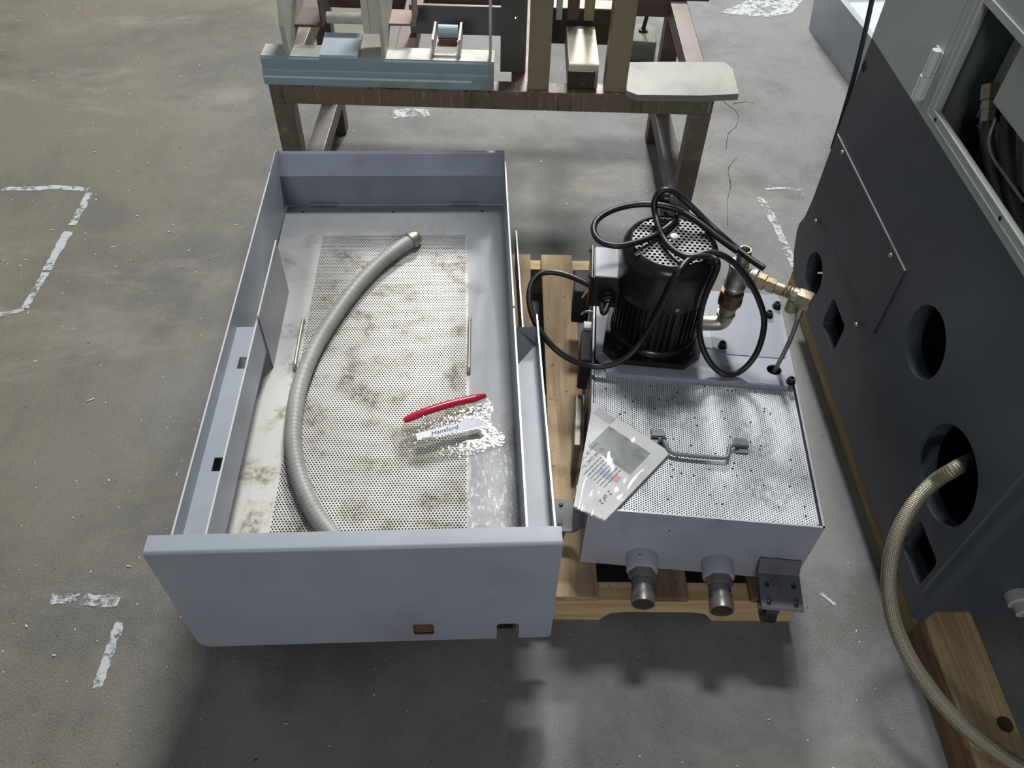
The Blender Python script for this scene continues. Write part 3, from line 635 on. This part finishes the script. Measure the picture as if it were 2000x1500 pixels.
# ------------------------------------------------------------------ manual in a plastic sleeve, drooping over the tank edge
Rw, Bw = pz(1308, 887, TT), pz(1182, 1022, TT)
eu = (Bw-Rw); eu.z = 0; eu.normalize(); ev = Vector((eu.y, -eu.x, 0)); ev = ev if ev.x < 0 else -ev
Rl = local(tank, Rw)
man = tag(empty('instruction_manual', (*Rw.xy, TT)), 'white printed manual in clear sleeve drooping over the edge of the coolant tank', 'manual')
QUAD = [pz(x, y, TT) for x, y in ((1308, 887), (1181, 1020), (1120, 992), (1157, 790))]     # corners of the folded booklet
def mpt(u, v, h):
    p = Rw+eu*u+ev*v; return Vector((p.x, p.y, TT+.0006+h))
def qpt(s_, t_, h, grow=0.0):
    a = (QUAD[0]*(1-s_)+QUAD[1]*s_)*(1-t_)+(QUAD[3]*(1-s_)+QUAD[2]*s_)*t_
    if grow: a = a+(a-(QUAD[0]+QUAD[1]+QUAD[2]+QUAD[3])/4)*grow
    return Vector((a.x, a.y, TT+.0006+h))
def sheet_bm(u0, u1, v0, v1, h0, h1, n=26, f=None):
    f = f or mpt; b = bm_new(); g = []
    for h in ((h0, h1) if h1 is not None else (h0,)):
        G = [[b.verts.new(f(u0+(u1-u0)*i/n, v0+(v1-v0)*j/n, h)) for i in range(n+1)] for j in range(n+1)]; g.append(G)
        for j in range(n):
            for i in range(n): b.faces.new((G[j][i], G[j][i+1], G[j+1][i+1], G[j+1][i]))
    if h1 is not None:
        A, B = g
        for ring in ([(0, i) for i in range(n+1)], [(n, i) for i in range(n+1)], [(i, 0) for i in range(n+1)], [(i, n) for i in range(n+1)]):
            for (a, c), (d, e) in zip(ring, ring[1:]): b.faces.new((A[a][c], A[d][e], B[d][e], B[a][c]))
    return b
MU, MV = .205, .262
PAPER = plain('manual_paper', (226, 228, 228), .55)
pages = part('pages', sheet_bm(0, 1, 0, 1, .0, .0062, 8, qpt), PAPER, man, world=True, sm=40)
def flat(name, u0, u1, v0, v1, mat, h): return part(name, sheet_bm(u0, u1, v0, v1, h, None, 6), mat, pages, world=True)
flat('cover_photo', .028, .095, .026, .125, paint('print_grey', (150, 156, 156), dirt=(92, 100, 100), rough=.5, amount=.9, scale=40), .0064)
flat('cover_photo', .004, .024, .125, .168, paint('print_pale', (188, 190, 196), dirt=(140, 140, 150), rough=.5, amount=.8, scale=26), .0064)
flat('printed_box', .118, .132, .042, .075, plain('print_blue', (176, 184, 204), .5), .0064)
flat('printed_dot', .112, .126, .034, .046, plain('print_red', (226, 160, 150), .5), .0066)
PR = plain('print_ink', (96, 100, 106), .6)
def write(s, u, v, size, ink, shear=0.0, name='printed_text'):
    m = frame((0, 0, 0), (1, 0, 0), (0, 0, 1)); b = text_bm(s, size, m, shear)
    edge = lambda c: c[1] > .19-.575*c[0]-.004          # beyond the fold
    gone = [f for f in b.faces if any(edge((u+q.co.x, v-q.co.y)) for q in f.verts)]
    bmesh.ops.delete(b, geom=gone, context='FACES')
    for q in b.verts: q.co = mpt(u+q.co.x, v-q.co.y, .0066)
    return part(name, b, ink, pages, world=True, recalc=False)
write('RT100 CNC Turning', .080, .105, .0095, PR); write('Series Of TC', .076, .119, .0095, PR)
for i in range(7):        # paragraph too small to read: broken dashes of print
    u_ = .098
    while u_ < .150:
        w_ = rng.uniform(.003, .009); flat('print_line', u_, min(u_+w_, .152), .090-.0075*i, .0918-.0075*i, PR, .0066); u_ += w_+.0018
write('2 of 2', .148, .035, .014, INK, .3, 'handwriting')
k = NT('sleeve_film'); gl = k.n('ShaderNodeBsdfGlossy'); gl.inputs['Roughness'].default_value = .07; tr = k.n('ShaderNodeBsdfTransparent'); tr.inputs[0].default_value = (.95, .95, .95, 1)
fr = k.n('ShaderNodeLayerWeight'); fr.inputs[0].default_value = .5; mx = k.n('ShaderNodeMixShader')
k.l(k.math('MULTIPLY_ADD', k.math('POWER', fr.outputs[1], 3.0), .7, .035, clamp=True), mx.inputs[0]); k.l(tr.outputs[0], mx.inputs[1]); k.l(gl.outputs[0], mx.inputs[2]); k.l(mx.outputs[0], k.out.inputs[0])
def sleeve(a, c, h):
    p = qpt(a, c, h, .03); q = Vector((a*3.0, c*4.2, 1.7))
    p.z += .005*max(0, mnoise.noise(q)+.1)+.0012*max(0, mnoise.noise(q*2.2)); return p
part('plastic_sleeve', sheet_bm(0, 1, 0, 1, .0072, None, 40, sleeve), k.m, man, world=True, sm=60)

# ------------------------------------------------------------------ welded steel bench behind the tray
bench = tag(empty('steel_bench', (-.52, 1.957, 0), R_(-3.1)), 'brown rusty welded steel tube bench standing behind the chip tray', 'bench')
RUSTY = paint('bench_rust', (100, 90, 80), dirt=(146, 138, 120), rough=.55, amount=.75, scale=24, chips=(46, 38, 34), chip_amt=.70)
REDOX = paint('bench_red_oxide', (90, 72, 66), dirt=(66, 54, 50), rough=.5, amount=.6, scale=12)
OLIVE = paint('post_olive', (136, 123, 102), dirt=(96, 84, 70), rough=.45, amount=.5, scale=10)
Bn = lambda name, bm, mat, par=bench, sm=None: part(name, bm, mat, par, sm=sm)
BL_, BD_, BT, TB5 = 1.144, .615, .49, .052
kb = NT('grimy_beam'); st_ = kb.noise(1.0, 5, .7, stretch=(70, 20, 9)); pt_ = kb.noise(3.2, 4, .6, seed=4)
cb_ = kb.mix(kb.ramp(pt_, .35, .65), lin((96, 84, 76)), lin((116, 104, 90)))
cb_ = kb.mix(kb.math('MULTIPLY', kb.ramp(st_, .52, .68), .7), cb_, lin((160, 150, 130))); cb_ = kb.mix(kb.math('MULTIPLY', kb.ramp(kb.noise(1.0, 4, .6, stretch=(50, 20, 7), seed=2), .55, .7), .7), cb_, lin((52, 44, 40)))
kb.col(cb_); kb.rough(.5)
Bn('front_beam', box(bm_new(), 0, BL_, 0, TB5, BT-TB5, BT, .003), kb.m)
Bn('rear_beam', box(bm_new(), 0, BL_, BD_-TB5, BD_, BT-TB5, BT, .003), REDOX)
for x in (0, .30, .62, .776, BL_-TB5): Bn('cross_beam', box(bm_new(), x, x+TB5, TB5, BD_-TB5, BT-TB5, BT-.001, .003), RUSTY if x < .1 else REDOX)
for x in (0, BL_-TB5):
    for y in (0, BD_-TB5): Bn('leg', box(bm_new(), x, x+TB5, y, y+TB5, 0, BT-TB5, .003), RUSTY if y == 0 else REDOX)
    Bn('side_rail', box(bm_new(), x, x+TB5, TB5, BD_-TB5, .10, .152, .003), paint('rail_grey', (86, 82, 78), dirt=(120, 100, 84), rough=.5, amount=.5))
for x0, x1 in ((.662, .716), (.858, .914)):
    p = Bn('upright_post', box(bm_new(), x0, x1, .004, .056, BT, 1.25, .004), OLIVE)
    b = bm_new(); P = [Vector((x0+(x1-x0)*i/14, .001+rng.uniform(-.001, .001), BT+.002+rng.uniform(-.0015, .002))) for i in range(15)]
    tube(b, P, .003, 6, 2); Bn('weld_bead', b, plain('weld', (136, 120, 104), .4, .6), p, 60)
def bead(x0, x1, y, z, par, n=18, r=.0028):
    b = bm_new(); tube(b, [Vector((x0+(x1-x0)*i/n, y+rng.uniform(-.002, .001), z+rng.uniform(-.002, .002))) for i in range(n+1)], r, 6, 2); Bn('weld_bead', b, plain('weld_brown', (120, 98, 84), .5, .4), par, 60)
for a, c in ((.055, .115), (.255, .43), (.50, .58)): bead(a, c, -.002, BT-.001, bench)
# rear upright plates, seen between the posts
dk = Bn('rear_plate', plate(bm_new(), [(.590, .49), (.652, .49), (.652, 1.2), (.590, 1.2)], [circle(.627, .635, .005, 14)], lambda u, v, t: Vector((u, .10+t, v)), .012), paint('plate_dark', (88, 90, 88), dirt=(60, 56, 50), rough=.4, amount=.5, metal=.4))
Bn('rear_plate', box(bm_new(), .652, .656, .10, .20, .49, 1.2), REDOX)
def thing(name, label, cat, loc=(0, 0, 0), group=None):
    p = mw(bench) @ Vector(loc); e = empty(name, p, R_(-3.1)); return tag(e, label, cat, group)
def on(e, name, bm, mat, sm=None, par=None):
    p0 = local(bench, e.location); bm.transform(Matrix.Translation(-p0)); return part(name, bm, mat, par or e, sm=sm)
# steel block between the posts
BLK = steel('machined_block', (160, 156, 144), .5, (92, 80, 64), .35, 12, brushed=(4, 60, 4)); BLKD = paint('block_dark', (66, 60, 54), rough=.4, metal=.5)
e = thing('steel_block', 'worn steel block with bright rounded top between two brown bench posts', 'block', (.80, .1, BT))
b = bm_new(); pr = [(.018, BT+.006), (.018, BT+.05), (.024, BT+.062), (.034, BT+.066), (.225, BT+.066), (.245, BT+.06), (.25, BT+.045), (.25, BT+.001), (.06, BT+.001), (.03, BT+.001)]
A = [b.verts.new((.764, y, z)) for y, z in pr]; B = [b.verts.new((.840, y, z)) for y, z in pr]
for i in range(len(pr)): j = (i+1) % len(pr); b.faces.new((A[i], A[j], B[j], B[i]))
b.faces.new(A); b.faces.new(B[::-1]); on(e, 'block_body', b, BLK, 50)
b = bm_new(); box(b, .763, .832, .0135, .019, BT+.007, BT+.052, .002); fc = on(e, 'end_cap', b, BLKD)
b = bm_new(); lathe(b, [(.007, 0), (.006, .001), (.002, -.002)], (.803, .0135, BT+.026), (0, -1, 0), 14); on(e, 'centre_dimple', b, plain('dimple', (120, 112, 100), .3, .7), 50)
e = thing('cross_bar', 'dark machined bar lying across the bench behind the steel block', 'bar', (.80, .29, BT))
on(e, 'bar_body', box(bm_new(), .70, .90, .262, .32, BT+.001, BT+.10, .003), BLKD)
for x0, x1, c in ((.735, .752, EDGE), (.765, .797, REDOX), (.81, .838, OLIVE)): on(e, 'finger', box(bm_new(), x0, x1, .255, .262, BT+.07, BT+.30, .002), c)
# bent grey plate on the bench corner
e = thing('grey_plate', 'dusty grey steel plate with cut end overhanging the bench corner', 'plate', (1.06, .06, BT))
lp = [(.913, .135), (.911, -.012), (.938, -.031), (1.10, -.026), (1.198, -.012), (1.203, .12), (1.188, .152), (1.05, .145)]
on(e, 'plate_body', plate(bm_new(), lp, [], lambda u, v, t: Vector((u, v, BT+.018-t)), .017), paint('plate_dust', (138, 138, 132), dirt=(96, 94, 90), rough=.55, amount=.6, scale=8))
e = thing('black_plate', 'thin black plate resting on the bench rear beam', 'plate', (1.0, .6, BT))
on(e, 'plate_body', box(bm_new(), .86, 1.21, .56, .70, BT+.0005, BT+.012, .002), plain('black_plate', (46, 47, 50), .45))
# blue channel weldment
CHB = paint('channel_blue', (136, 158, 166), dirt=(122, 92, 62), rough=.4, amount=.75, scale=5, chips=(60, 66, 70), chip_amt=.74); CHW = paint('channel_white', (186, 186, 178), dirt=(110, 100, 88), rough=.6, amount=.5, scale=24, chips=(84, 76, 66), chip_amt=.68)
e = thing('channel_fixture', 'blue and white welded channel fixture with gusset plates on the bench', 'fixture', (.29, .03, BT))
b = bm_new(); pr = [(-.002, BT+.001), (-.006, BT+.004), (-.006, BT+.028), (.002, BT+.036), (.004, BT+.040), (.002, BT+.068), (.006, BT+.073), (.066, BT+.073), (.066, BT+.068), (.010, BT+.066), (.010, BT+.001)]
A = [b.verts.new((-.006, y, z)) for y, z in pr]; B = [b.verts.new((.576, y, z)) for y, z in pr]
for i in range(len(pr)): j = (i+1) % len(pr); b.faces.new((A[i], A[j], B[j], B[i]))
b.faces.new(A); b.faces.new(B[::-1]); on(e, 'channel', b, CHB, 30)
on(e, 'channel_top', box(bm_new(), -.004, .575, .006, .066, BT+.0731, BT+.0745), CHW)
z0 = BT+.074
on(e, 'stripe', box(bm_new(), -.004, .52, -.0068, -.006, BT+.0225, BT+.0285), plain('pale_stripe', (206, 216, 214), .4))
def rib(x, t, pts): on(e, 'gusset_plate', plate(bm_new(), pts, [], lambda u, v, q: Vector((x+q, u, v)), t), CHW)
rib(.056, .012, [(.012, z0), (.004, .64), (.03, .70), (.09, .78), (.34, .80), (.34, z0+.10), (.20, z0+.03), (.07, z0)])
rib(.296, .010, [(.012, z0), (.012, .80), (.34, .80), (.34, z0+.10), (.16, z0+.04), (.07, z0)])
rib(.563, .006, [(.014, z0), (.014, .80), (.05, .80), (.05, z0)])
b = bm_new(); pr = [(.002, z0+.0), (.10, z0+.010), (.10, z0+.018), (.002, z0+.008)]
A = [b.verts.new((.143, y, z)) for y, z in pr]; B = [b.verts.new((.238, y, z)) for y, z in pr]
for i in range(4): j = (i+1) % 4; b.faces.new((A[i], A[j], B[j], B[i]))
b.faces.new(A); b.faces.new(B[::-1]); on(e, 'ramp_plate', b, paint('ramp_paint', (200, 212, 222), dirt=(150, 150, 148), rough=.4, amount=.35, scale=14, chips=(90, 96, 100), chip_amt=.72))
b = bm_new(); cyl(b, (.152, .105, z0+.054), (.248, .105, z0+.054), .014, seg=20); on(e, 'hinge_tube', b, CHW, 40)
b = bm_new(); cyl(b, (.155, .27, z0+.17), (.25, .27, z0+.17), .085, seg=32); cyl(b, (.068, .27, z0+.17), (.296, .27, z0+.17), .015, seg=16); on(e, 'drum', b, paint('drum_green', (78, 88, 84), rough=.45, scale=14, dirt=(110, 112, 104), amount=.4), 40)
b = bm_new(); box(b, .068, .14, .10, .20, z0+.03, z0+.036); box(b, .135, .14, .10, .20, z0+.036, z0+.20); on(e, 'seat_angle', b, REDOX)
b = bm_new(); box(b, .306, .372, .11, .19, z0+.035, z0+.041); box(b, .366, .372, .11, .19, z0+.041, z0+.20); on(e, 'seat_angle', b, paint('angle_pink', (134, 110, 106), rough=.6))
b = bm_new(); box(b, .250, .296, .05, .12, z0+.04, z0+.24, .004); box(b, .262, .268, .045, .05, z0+.045, z0+.24, .001); on(e, 'clamp_box', b, paint('clamp_cream', (206, 202, 188), rough=.5, dirt=(140, 132, 116), amount=.3, scale=20))
b = bm_new(); box(b, .421, .4265, .022, .12, z0, z0+.045); box(b, .4865, .492, .022, .12, z0, z0+.045); box(b, .421, .492, .022, .12, z0, z0+.006); on(e, 'roller_bracket', b, CHW)
b = bm_new(); cyl(b, (.432, .095, z0+.030), (.482, .095, z0+.030), .018, seg=20); on(e, 'roller', b, CHB, 40)
on(e, 'rust_patch', box(bm_new(), .434, .48, .070, .082, z0+.006, z0+.022, .003), RUST)
e = thing('side_slab', 'dark grey steel slab leaning upright behind the channel fixture', 'slab', (.45, .4, .49))
on(e, 'slab_body', box(bm_new(), .335, .635, .30, .312, BT, BT+.08, .002), paint('slab', (98, 102, 104), rough=.5, dirt=(66, 64, 60), amount=.5))

# ------------------------------------------------------------------ concrete block with a bolt, and a grey tub, far behind
p = pz(1252, 110, 0)
cb = tag(empty('anchor_block', (.67, 3.09, 0), R_(-8)), 'small rounded concrete block with black bolt on the floor behind the bench', 'block')
part('block_body', box(bm_new(), -.055, .055, -.06, .10, 0, .09, .02), paint('block_concrete', (124, 124, 116), dirt=(74, 72, 66), rough=.8, amount=.7, scale=14), cb, sm=40)
b = bm_new(); cyl(b, (0, .02, .088), (0, .02, .10), .02, seg=6); cyl(b, (0, .02, .10), (.008, .02, .16), .008, seg=10); part('bolt', b, BOLT, cb, sm=40)
tub = tag(empty('plastic_tub', (1.62, 3.02, 0), R_(3)), 'pale grey plastic tub on the floor behind the machine', 'tub')
k_ = paint('tub_grey', (164, 172, 180), rough=.4, dirt=(130, 130, 130), amount=.3)
b = bm_new(); HW, HD, HH = .20, .36, .22
ou = rounded(-HW, HW, -HD, HD, .03); inn = rounded(-HW+.025, HW-.025, -HD+.025, HD-.025, .025)
lo = rounded(-HW+.02, HW-.02, -HD+.02, HD-.02, .03); li = rounded(-HW+.04, HW-.04, -HD+.04, HD-.04, .02)
loops = [[(x, y, .0) for x, y in lo], [(x, y, HH) for x, y in ou], [(x, y, HH) for x, y in inn], [(x, y, .02) for x, y in li]]
V = [[b.verts.new(v) for v in L] for L in loops]
for A, B in zip(V, V[1:]):
    for i in range(len(A)): j = (i+1) % len(A); b.faces.new((A[i], A[j], B[j], B[i]))
b.faces.new(V[0][::-1]); b.faces.new(V[-1]); part('tub_body', b, k_, tub, sm=40)
part('tub_lining', box(bm_new(), -HW+.05, HW-.05, -HD+.05, HD-.05, .02, .14, .02), plain('clear_wrap', (206, 212, 216), .2), tub)

# ------------------------------------------------------------------ machine tool on a timber skid
mach = tag(empty('machine_tool', (.832, .66, .0915), R_(-2)), 'dark grey machine base with round openings and pale grey electrical cabinet', 'machine')
m0 = Vector((.832, .66, 0)); mux = Vector((math.cos(R_(-2)), math.sin(R_(-2)), 0)); muy = Vector((-mux.y, mux.x, 0))
ZB = .0915
def Mm(name, bm, mat, par=mach, sm=None): bm.transform(Matrix.Translation((0, 0, -ZB))); return part(name, bm, mat, par, sm=sm)
CHAR = paint('machine_charcoal', (63, 71, 81), dirt=(52, 52, 52), rough=.42, amount=.4, scale=4, chips=(120, 122, 124), chip_amt=.82)
CAB = paint('cabinet_grey', (164, 170, 164), dirt=(140, 144, 138), rough=.45, amount=.3, scale=5)
ML, MWD = 1.03, 1.1
sidep = [(0, .097), (.73, .0925), (.985, .105), (1.03, .15), (1.056, .20), (1.058, .225), (1.04, .26), (1.032, .32), (1.03, .744), (0, .744)]
holes = [circle(.371, .475, .071, 36), circle(.138, .376, .092, 40), circle(.879, .203, .056, 32), rounded(.642, .744, .158, .248, .014), rounded(.033, .128, .155, .247, .014)]
sp_ = Mm('side_plate', plate(bm_new(), sidep, holes, lambda u, v, t: Vector((t, u, v)), .032), CHAR)
# dim interior behind the openings
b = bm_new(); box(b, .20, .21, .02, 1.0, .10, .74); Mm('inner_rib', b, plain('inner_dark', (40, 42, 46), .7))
b = bm_new(); box(b, .05, .19, .80, .80+.012, .10, .20); Mm('inner_web', b, CHAR)
Mm('front_plate', box(bm_new(), .03, MWD, .012, .044, .0925, .744, .004), CHAR)
Mm('back_plate', box(bm_new(), .032, MWD, 1.0, 1.028, .105, .744, .004), CHAR)
Mm('far_plate', box(bm_new(), MWD, MWD+.03, 0, 1.028, .0925, .744, .004), CHAR)
Mm('bed_plate', box(bm_new(), .032, MWD, .044, 1.0, .0925, .10), CHAR)
Mm('base_top', box(bm_new(), .13, MWD, .044, 1.0, .73, .744), CHAR)
b = bm_new(); tube(b, [(.022, .012, .16), (.022, .012, .40), (.022, .012, .744)], .024, 16, 4); tube(b, [(.018, .010, .093), (.020, .011, .12), (.022, .012, .16)], .018, 12, 4); Mm('corner_post', b, CHAR, sm=60)
b = bm_new(); box(b, .20, .60, -.012, .012, .19, .55, .004); Mm('front_cover', b, paint('cover_green', (74, 80, 80), rough=.45))
kp = py(1985, 1170, .655); kl = Vector(((kp-m0).dot(mux), 0, kp.z))
b = bm_new(); lathe(b, [(.022, 0), (.022, .02), (.016, .022), (.016, .04), (.008, .042), (.008, .034)], (kl.x+.004, .012, kl.z), (0, -1, 0), 20); Mm('hose_spigot', b, plain('spigot', (172, 172, 172), .4), sm=40)
b = bm_new(); lathe(b, [(.012, -.001), (.012, .001)], (.215, -.012, .36), (0, -1, 0), 16); Mm('cover_hole', b, DARKIN)
# screwed access panel
def mh(x, y, w_=0.0): p = pplane(x, y, m0+mux*w_, mux); return ((p-m0).dot(muy), p.z)
q = [mh(*c) for c in ((1642, 264), (1768, 535), (1690, 683), (1582, 405))]
u0, u1, v0, v1 = q[1][0]*.5+q[2][0]*.5, 1.022, .337, (q[0][1]+q[1][1])/2
ap = Mm('access_panel', box(bm_new(), -.003, .0, u0, u1, v0, v1, .0008), CHAR)
Mm('panel_edge', box(bm_new(), -.0034, -.0, u0, u1, v1-.001, v1+.0012), plain('panel_edge', (128, 130, 130), .5), ap)
for x, y in ((1648, 298), (1743, 499), (1675, 634), (1596, 432)):
    u, v = mh(x, y); b = bm_new(); lathe(b, [(.0055, 0), (.005, .003), (.002, .0042)], (-.003, u, v), (-1, 0, 0), 12); Mm('panel_screw', b, ZINC, ap, 40)
u, v = mh(1687, 128); b = bm_new(); lathe(b, [(.0115, .0), (.0115, .0006)], (-.0, u-.004, v), (-1, 0, 0), 20); Mm('bolt_hole', b, DARKIN)
# cabinet: frame around the opening, fixed skin, hinge, interior
CZ1 = 1.75
fr_ = [(.727, .7445), (.727, CZ1), (-.02, CZ1), (-.02, .7445)]
Mm('cabinet_skin', plate(bm_new(), [(.729, .745), (1.03, .745), (1.03, CZ1), (.729, CZ1)], [], lambda u, v, t: Vector((t, u, v)), .02), CAB)
frm = Mm('cabinet_frame', plate(bm_new(), fr_, [[(.69, .768), (.69, .985), (.02, .985), (.02, .768)]], lambda u, v, t: Vector((t+.0, u, v)), .02), CAB)
b = bm_new()
plate(b, [(.692, .764), (.692, .989), (.018, .989), (.018, .764)], [[(.676, .779), (.676, .976), (.034, .976), (.034, .779)]], lambda u, v, t: Vector((t-.004, u, v)), .010); Mm('door_seal_flange', b, CAB, frm)
PE = plain('pale_edge', (196, 198, 190), .45)
b = bm_new()
for a in ((.690, .6935, .7625, .990), (.674, .6775, .7775, .9775)): box(b, -.0046, -.002, a[0], a[1], a[2], a[3])
for a in ((.018, .692, .7625, .765), (.034, .676, .7775, .780)): box(b, -.0046, -.002, a[0], a[1], a[2], a[3])
Mm('flange_edge', b, PE, frm)
for u, v in ((.655, .7705), (.36, .7705)):
    b = bm_new(); lathe(b, [(.004, 0), (.004, .0005)], (-.0045, u, v), (-1, 0, 0), 10); Mm('flange_hole', b, DARKIN, frm)
b = bm_new(); cyl(b, (-.010, .737, .767), (-.010, .737, .812), .0105, seg=18); cyl(b, (-.010, .737, .813), (-.010, .737, .862), .0085, seg=18); box(b, -.003, 0, .728, .76, .768, .86); hg = Mm('cabinet_hinge', b, plain('hinge_white', (206, 212, 206), .4), sm=40)
Mm('cabinet_roof', box(bm_new(), 0, MWD, -.02, 1.03, CZ1, CZ1+.02), CAB)
Mm('cabinet_far_side', box(bm_new(), MWD-.02, MWD, -.02, 1.03, .745, CZ1), CAB)
Mm('cabinet_back', box(bm_new(), .02, MWD-.02, 1.01, 1.03, .745, CZ1), CAB)
Mm('cabinet_front', box(bm_new(), .02, MWD-.02, -.02, .0, .745, CZ1), CAB)
# recess inside the opening
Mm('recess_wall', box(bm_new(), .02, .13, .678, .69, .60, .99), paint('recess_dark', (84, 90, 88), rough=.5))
Mm('recess_ceiling', box(bm_new(), .02, .36, .0, .686, .985, .995), CAB)
bp = Mm('recess_back', box(bm_new(), .080, .086, .10, .676, .755, .985, .002), paint('recess_panel', (170, 172, 168), rough=.45, dirt=(130, 130, 124), amount=.3))
u, v = mh(1944, 199, .02); Mm('inner_cover', box(bm_new(), .015, .03, .02, u, v, .982, .002), CAB)
for x, y, r in ((1908, 236, .007), (1920, 128, .010), (1948, 120, .012), (1950, 225, .012)):
    u, v = mh(x, y, .08); b = bm_new(); lathe(b, [(r, 0), (r, .018), (r*.8, .022)], (.08, u, v), (-1, 0, 0), 10); Mm('cable_entry', b, BOLT, bp, 40)
w_ = .10
def mp3(x, y, w): u, v = mh(x, y, w); return Vector((w, u, v))
a, c = mp3(1934, 165, .05), mp3(1928, 250, .05); dd = (c-a).normalized()
b = bm_new(); lathe(b, [(.014, 0), (.016, .002), (.016, .026), (.0125, .028), (.0145, .034), (.0145, .042), (.0125, .044), (.0125, .075)], a, dd, 6); Mm('brass_fitting', b, BRASS, mach, 25)
HOSE = plain('cabinet_hose', (46, 47, 46), .5)
b = bm_new(); tube(b, [c-dd*.01, mp3(1928, 270, .05), mp3(1938, 330, .05), mp3(1955, 400, .055), mp3(1975, 470, .06), mp3(1985, 520, .07)], .0125, 12, 6); Mm('hydraulic_hose', b, HOSE, sm=60)
b = bm_new(); tube(b, [mp3(1970, 225, .055), mp3(1967, 300, .055), mp3(1973, 370, .06), mp3(1996, 450, .065), mp3(2015, 520, .07)], .0125, 12, 6); Mm('hydraulic_hose', b, HOSE, sm=60)
b = bm_new(); tube(b, [mp3(1945, 230, .035), mp3(1932, 270, .032), mp3(1938, 305, .032), mp3(1965, 345, .036), mp3(2000, 395, .05)], .003, 8, 5); Mm('thin_line', b, PIPE, sm=60)
# black strip hanging behind the back edge of the machine
b = bm_new(); A_, B_ = px(1640, 250, .875), px(1700, 12, .90)
tube(b, [px(1626, 290, .872), px(1642, 240, .876), px(1668, 150, .888), px(1690, 60, .90), px(1712, -40, .91)], .006, 8, 6); part('black_conduit', b, RUBBER, mach, world=True, sm=60)
# timber skid
SK = wood('skid_timber', (186, 164, 124), (138, 112, 80), 1, .4); SKD = wood('skid_timber_dark', (128, 98, 64), (84, 62, 42), 1, .6)
sk = tag(empty('timber_skid', (.862, .66, 0), R_(-2)), 'split pine skid beam running under the dark machine', 'timber')
part('skid_beam', box(bm_new(), 0, .095, -.55, 1.06, 0, .09, .003), SK, sk)
part('split_edge', plate(bm_new(), [(-.55, .0), (-.2, .012), (.0, .0), (.0, .085), (-.06, .078), (-.2, .086), (-.34, .07), (-.55, .086)], [], lambda u, v, t: Vector((-.006+t, u, v)), .007), SKD, sk)
b = bm_new(); lathe(b, [(.014, 0), (.014, .0008)], (.075, -.20, .09), (0, 0, 1), 16); part('knot', b, plain('knot', (58, 42, 30), .8), sk)
sk2 = tag(empty('timber_skid', (1.72, .64, 0), R_(-2)), 'second skid beam under the far side of the machine', 'timber')
part('skid_beam', box(bm_new(), 0, .095, -.30, 1.06, 0, .09, .003), SK, sk2)
# braided hose out of the lower round opening
k = NT('steel_braid'); uvn = k.n('ShaderNodeTexCoord').outputs['UV']; sx = k.n('ShaderNodeSeparateXYZ'); k.l(uvn, sx.inputs[0])
along = k.math('MULTIPLY', sx.outputs[0], 900.0); round_ = k.math('MULTIPLY', sx.outputs[1], 75.4)
w1 = k.math('SINE', k.math('ADD', along, round_)); w2 = k.math('SINE', k.math('SUBTRACT', along, round_))
wv = k.math('MULTIPLY_ADD', k.math('MULTIPLY', w1, w2), .5, .5)
k.col(k.mix(wv, lin((92, 86, 74)), lin((186, 178, 158)))); k.metal(.55); k.rough(.38); k.bump(wv, .6, .0015)
hpz = [pplane(1925, 880, m0+mux*.14, mux), pplane(1900, 896, m0+mux*.07, mux), pplane(1866, 915, m0+mux*.0, mux)] + [pz(x, y, z) for x, y, z in ((1822, 944, .36), (1780, 992, .335), (1752, 1045, .305), (1738, 1100, .27), (1736, 1155, .235), (1748, 1220, .20), (1778, 1288, .17), (1826, 1358, .145), (1886, 1422, .128), (1955, 1474, .118), (2040, 1525, .112))]
bh = tag(empty('braided_hose', hpz[6]), 'steel braided hose looping out of the lower round machine opening', 'hose')
part('braid', tube(bm_new(), hpz, .0135, 18, 14, uv=True), k.m, bh, world=True, sm=60)
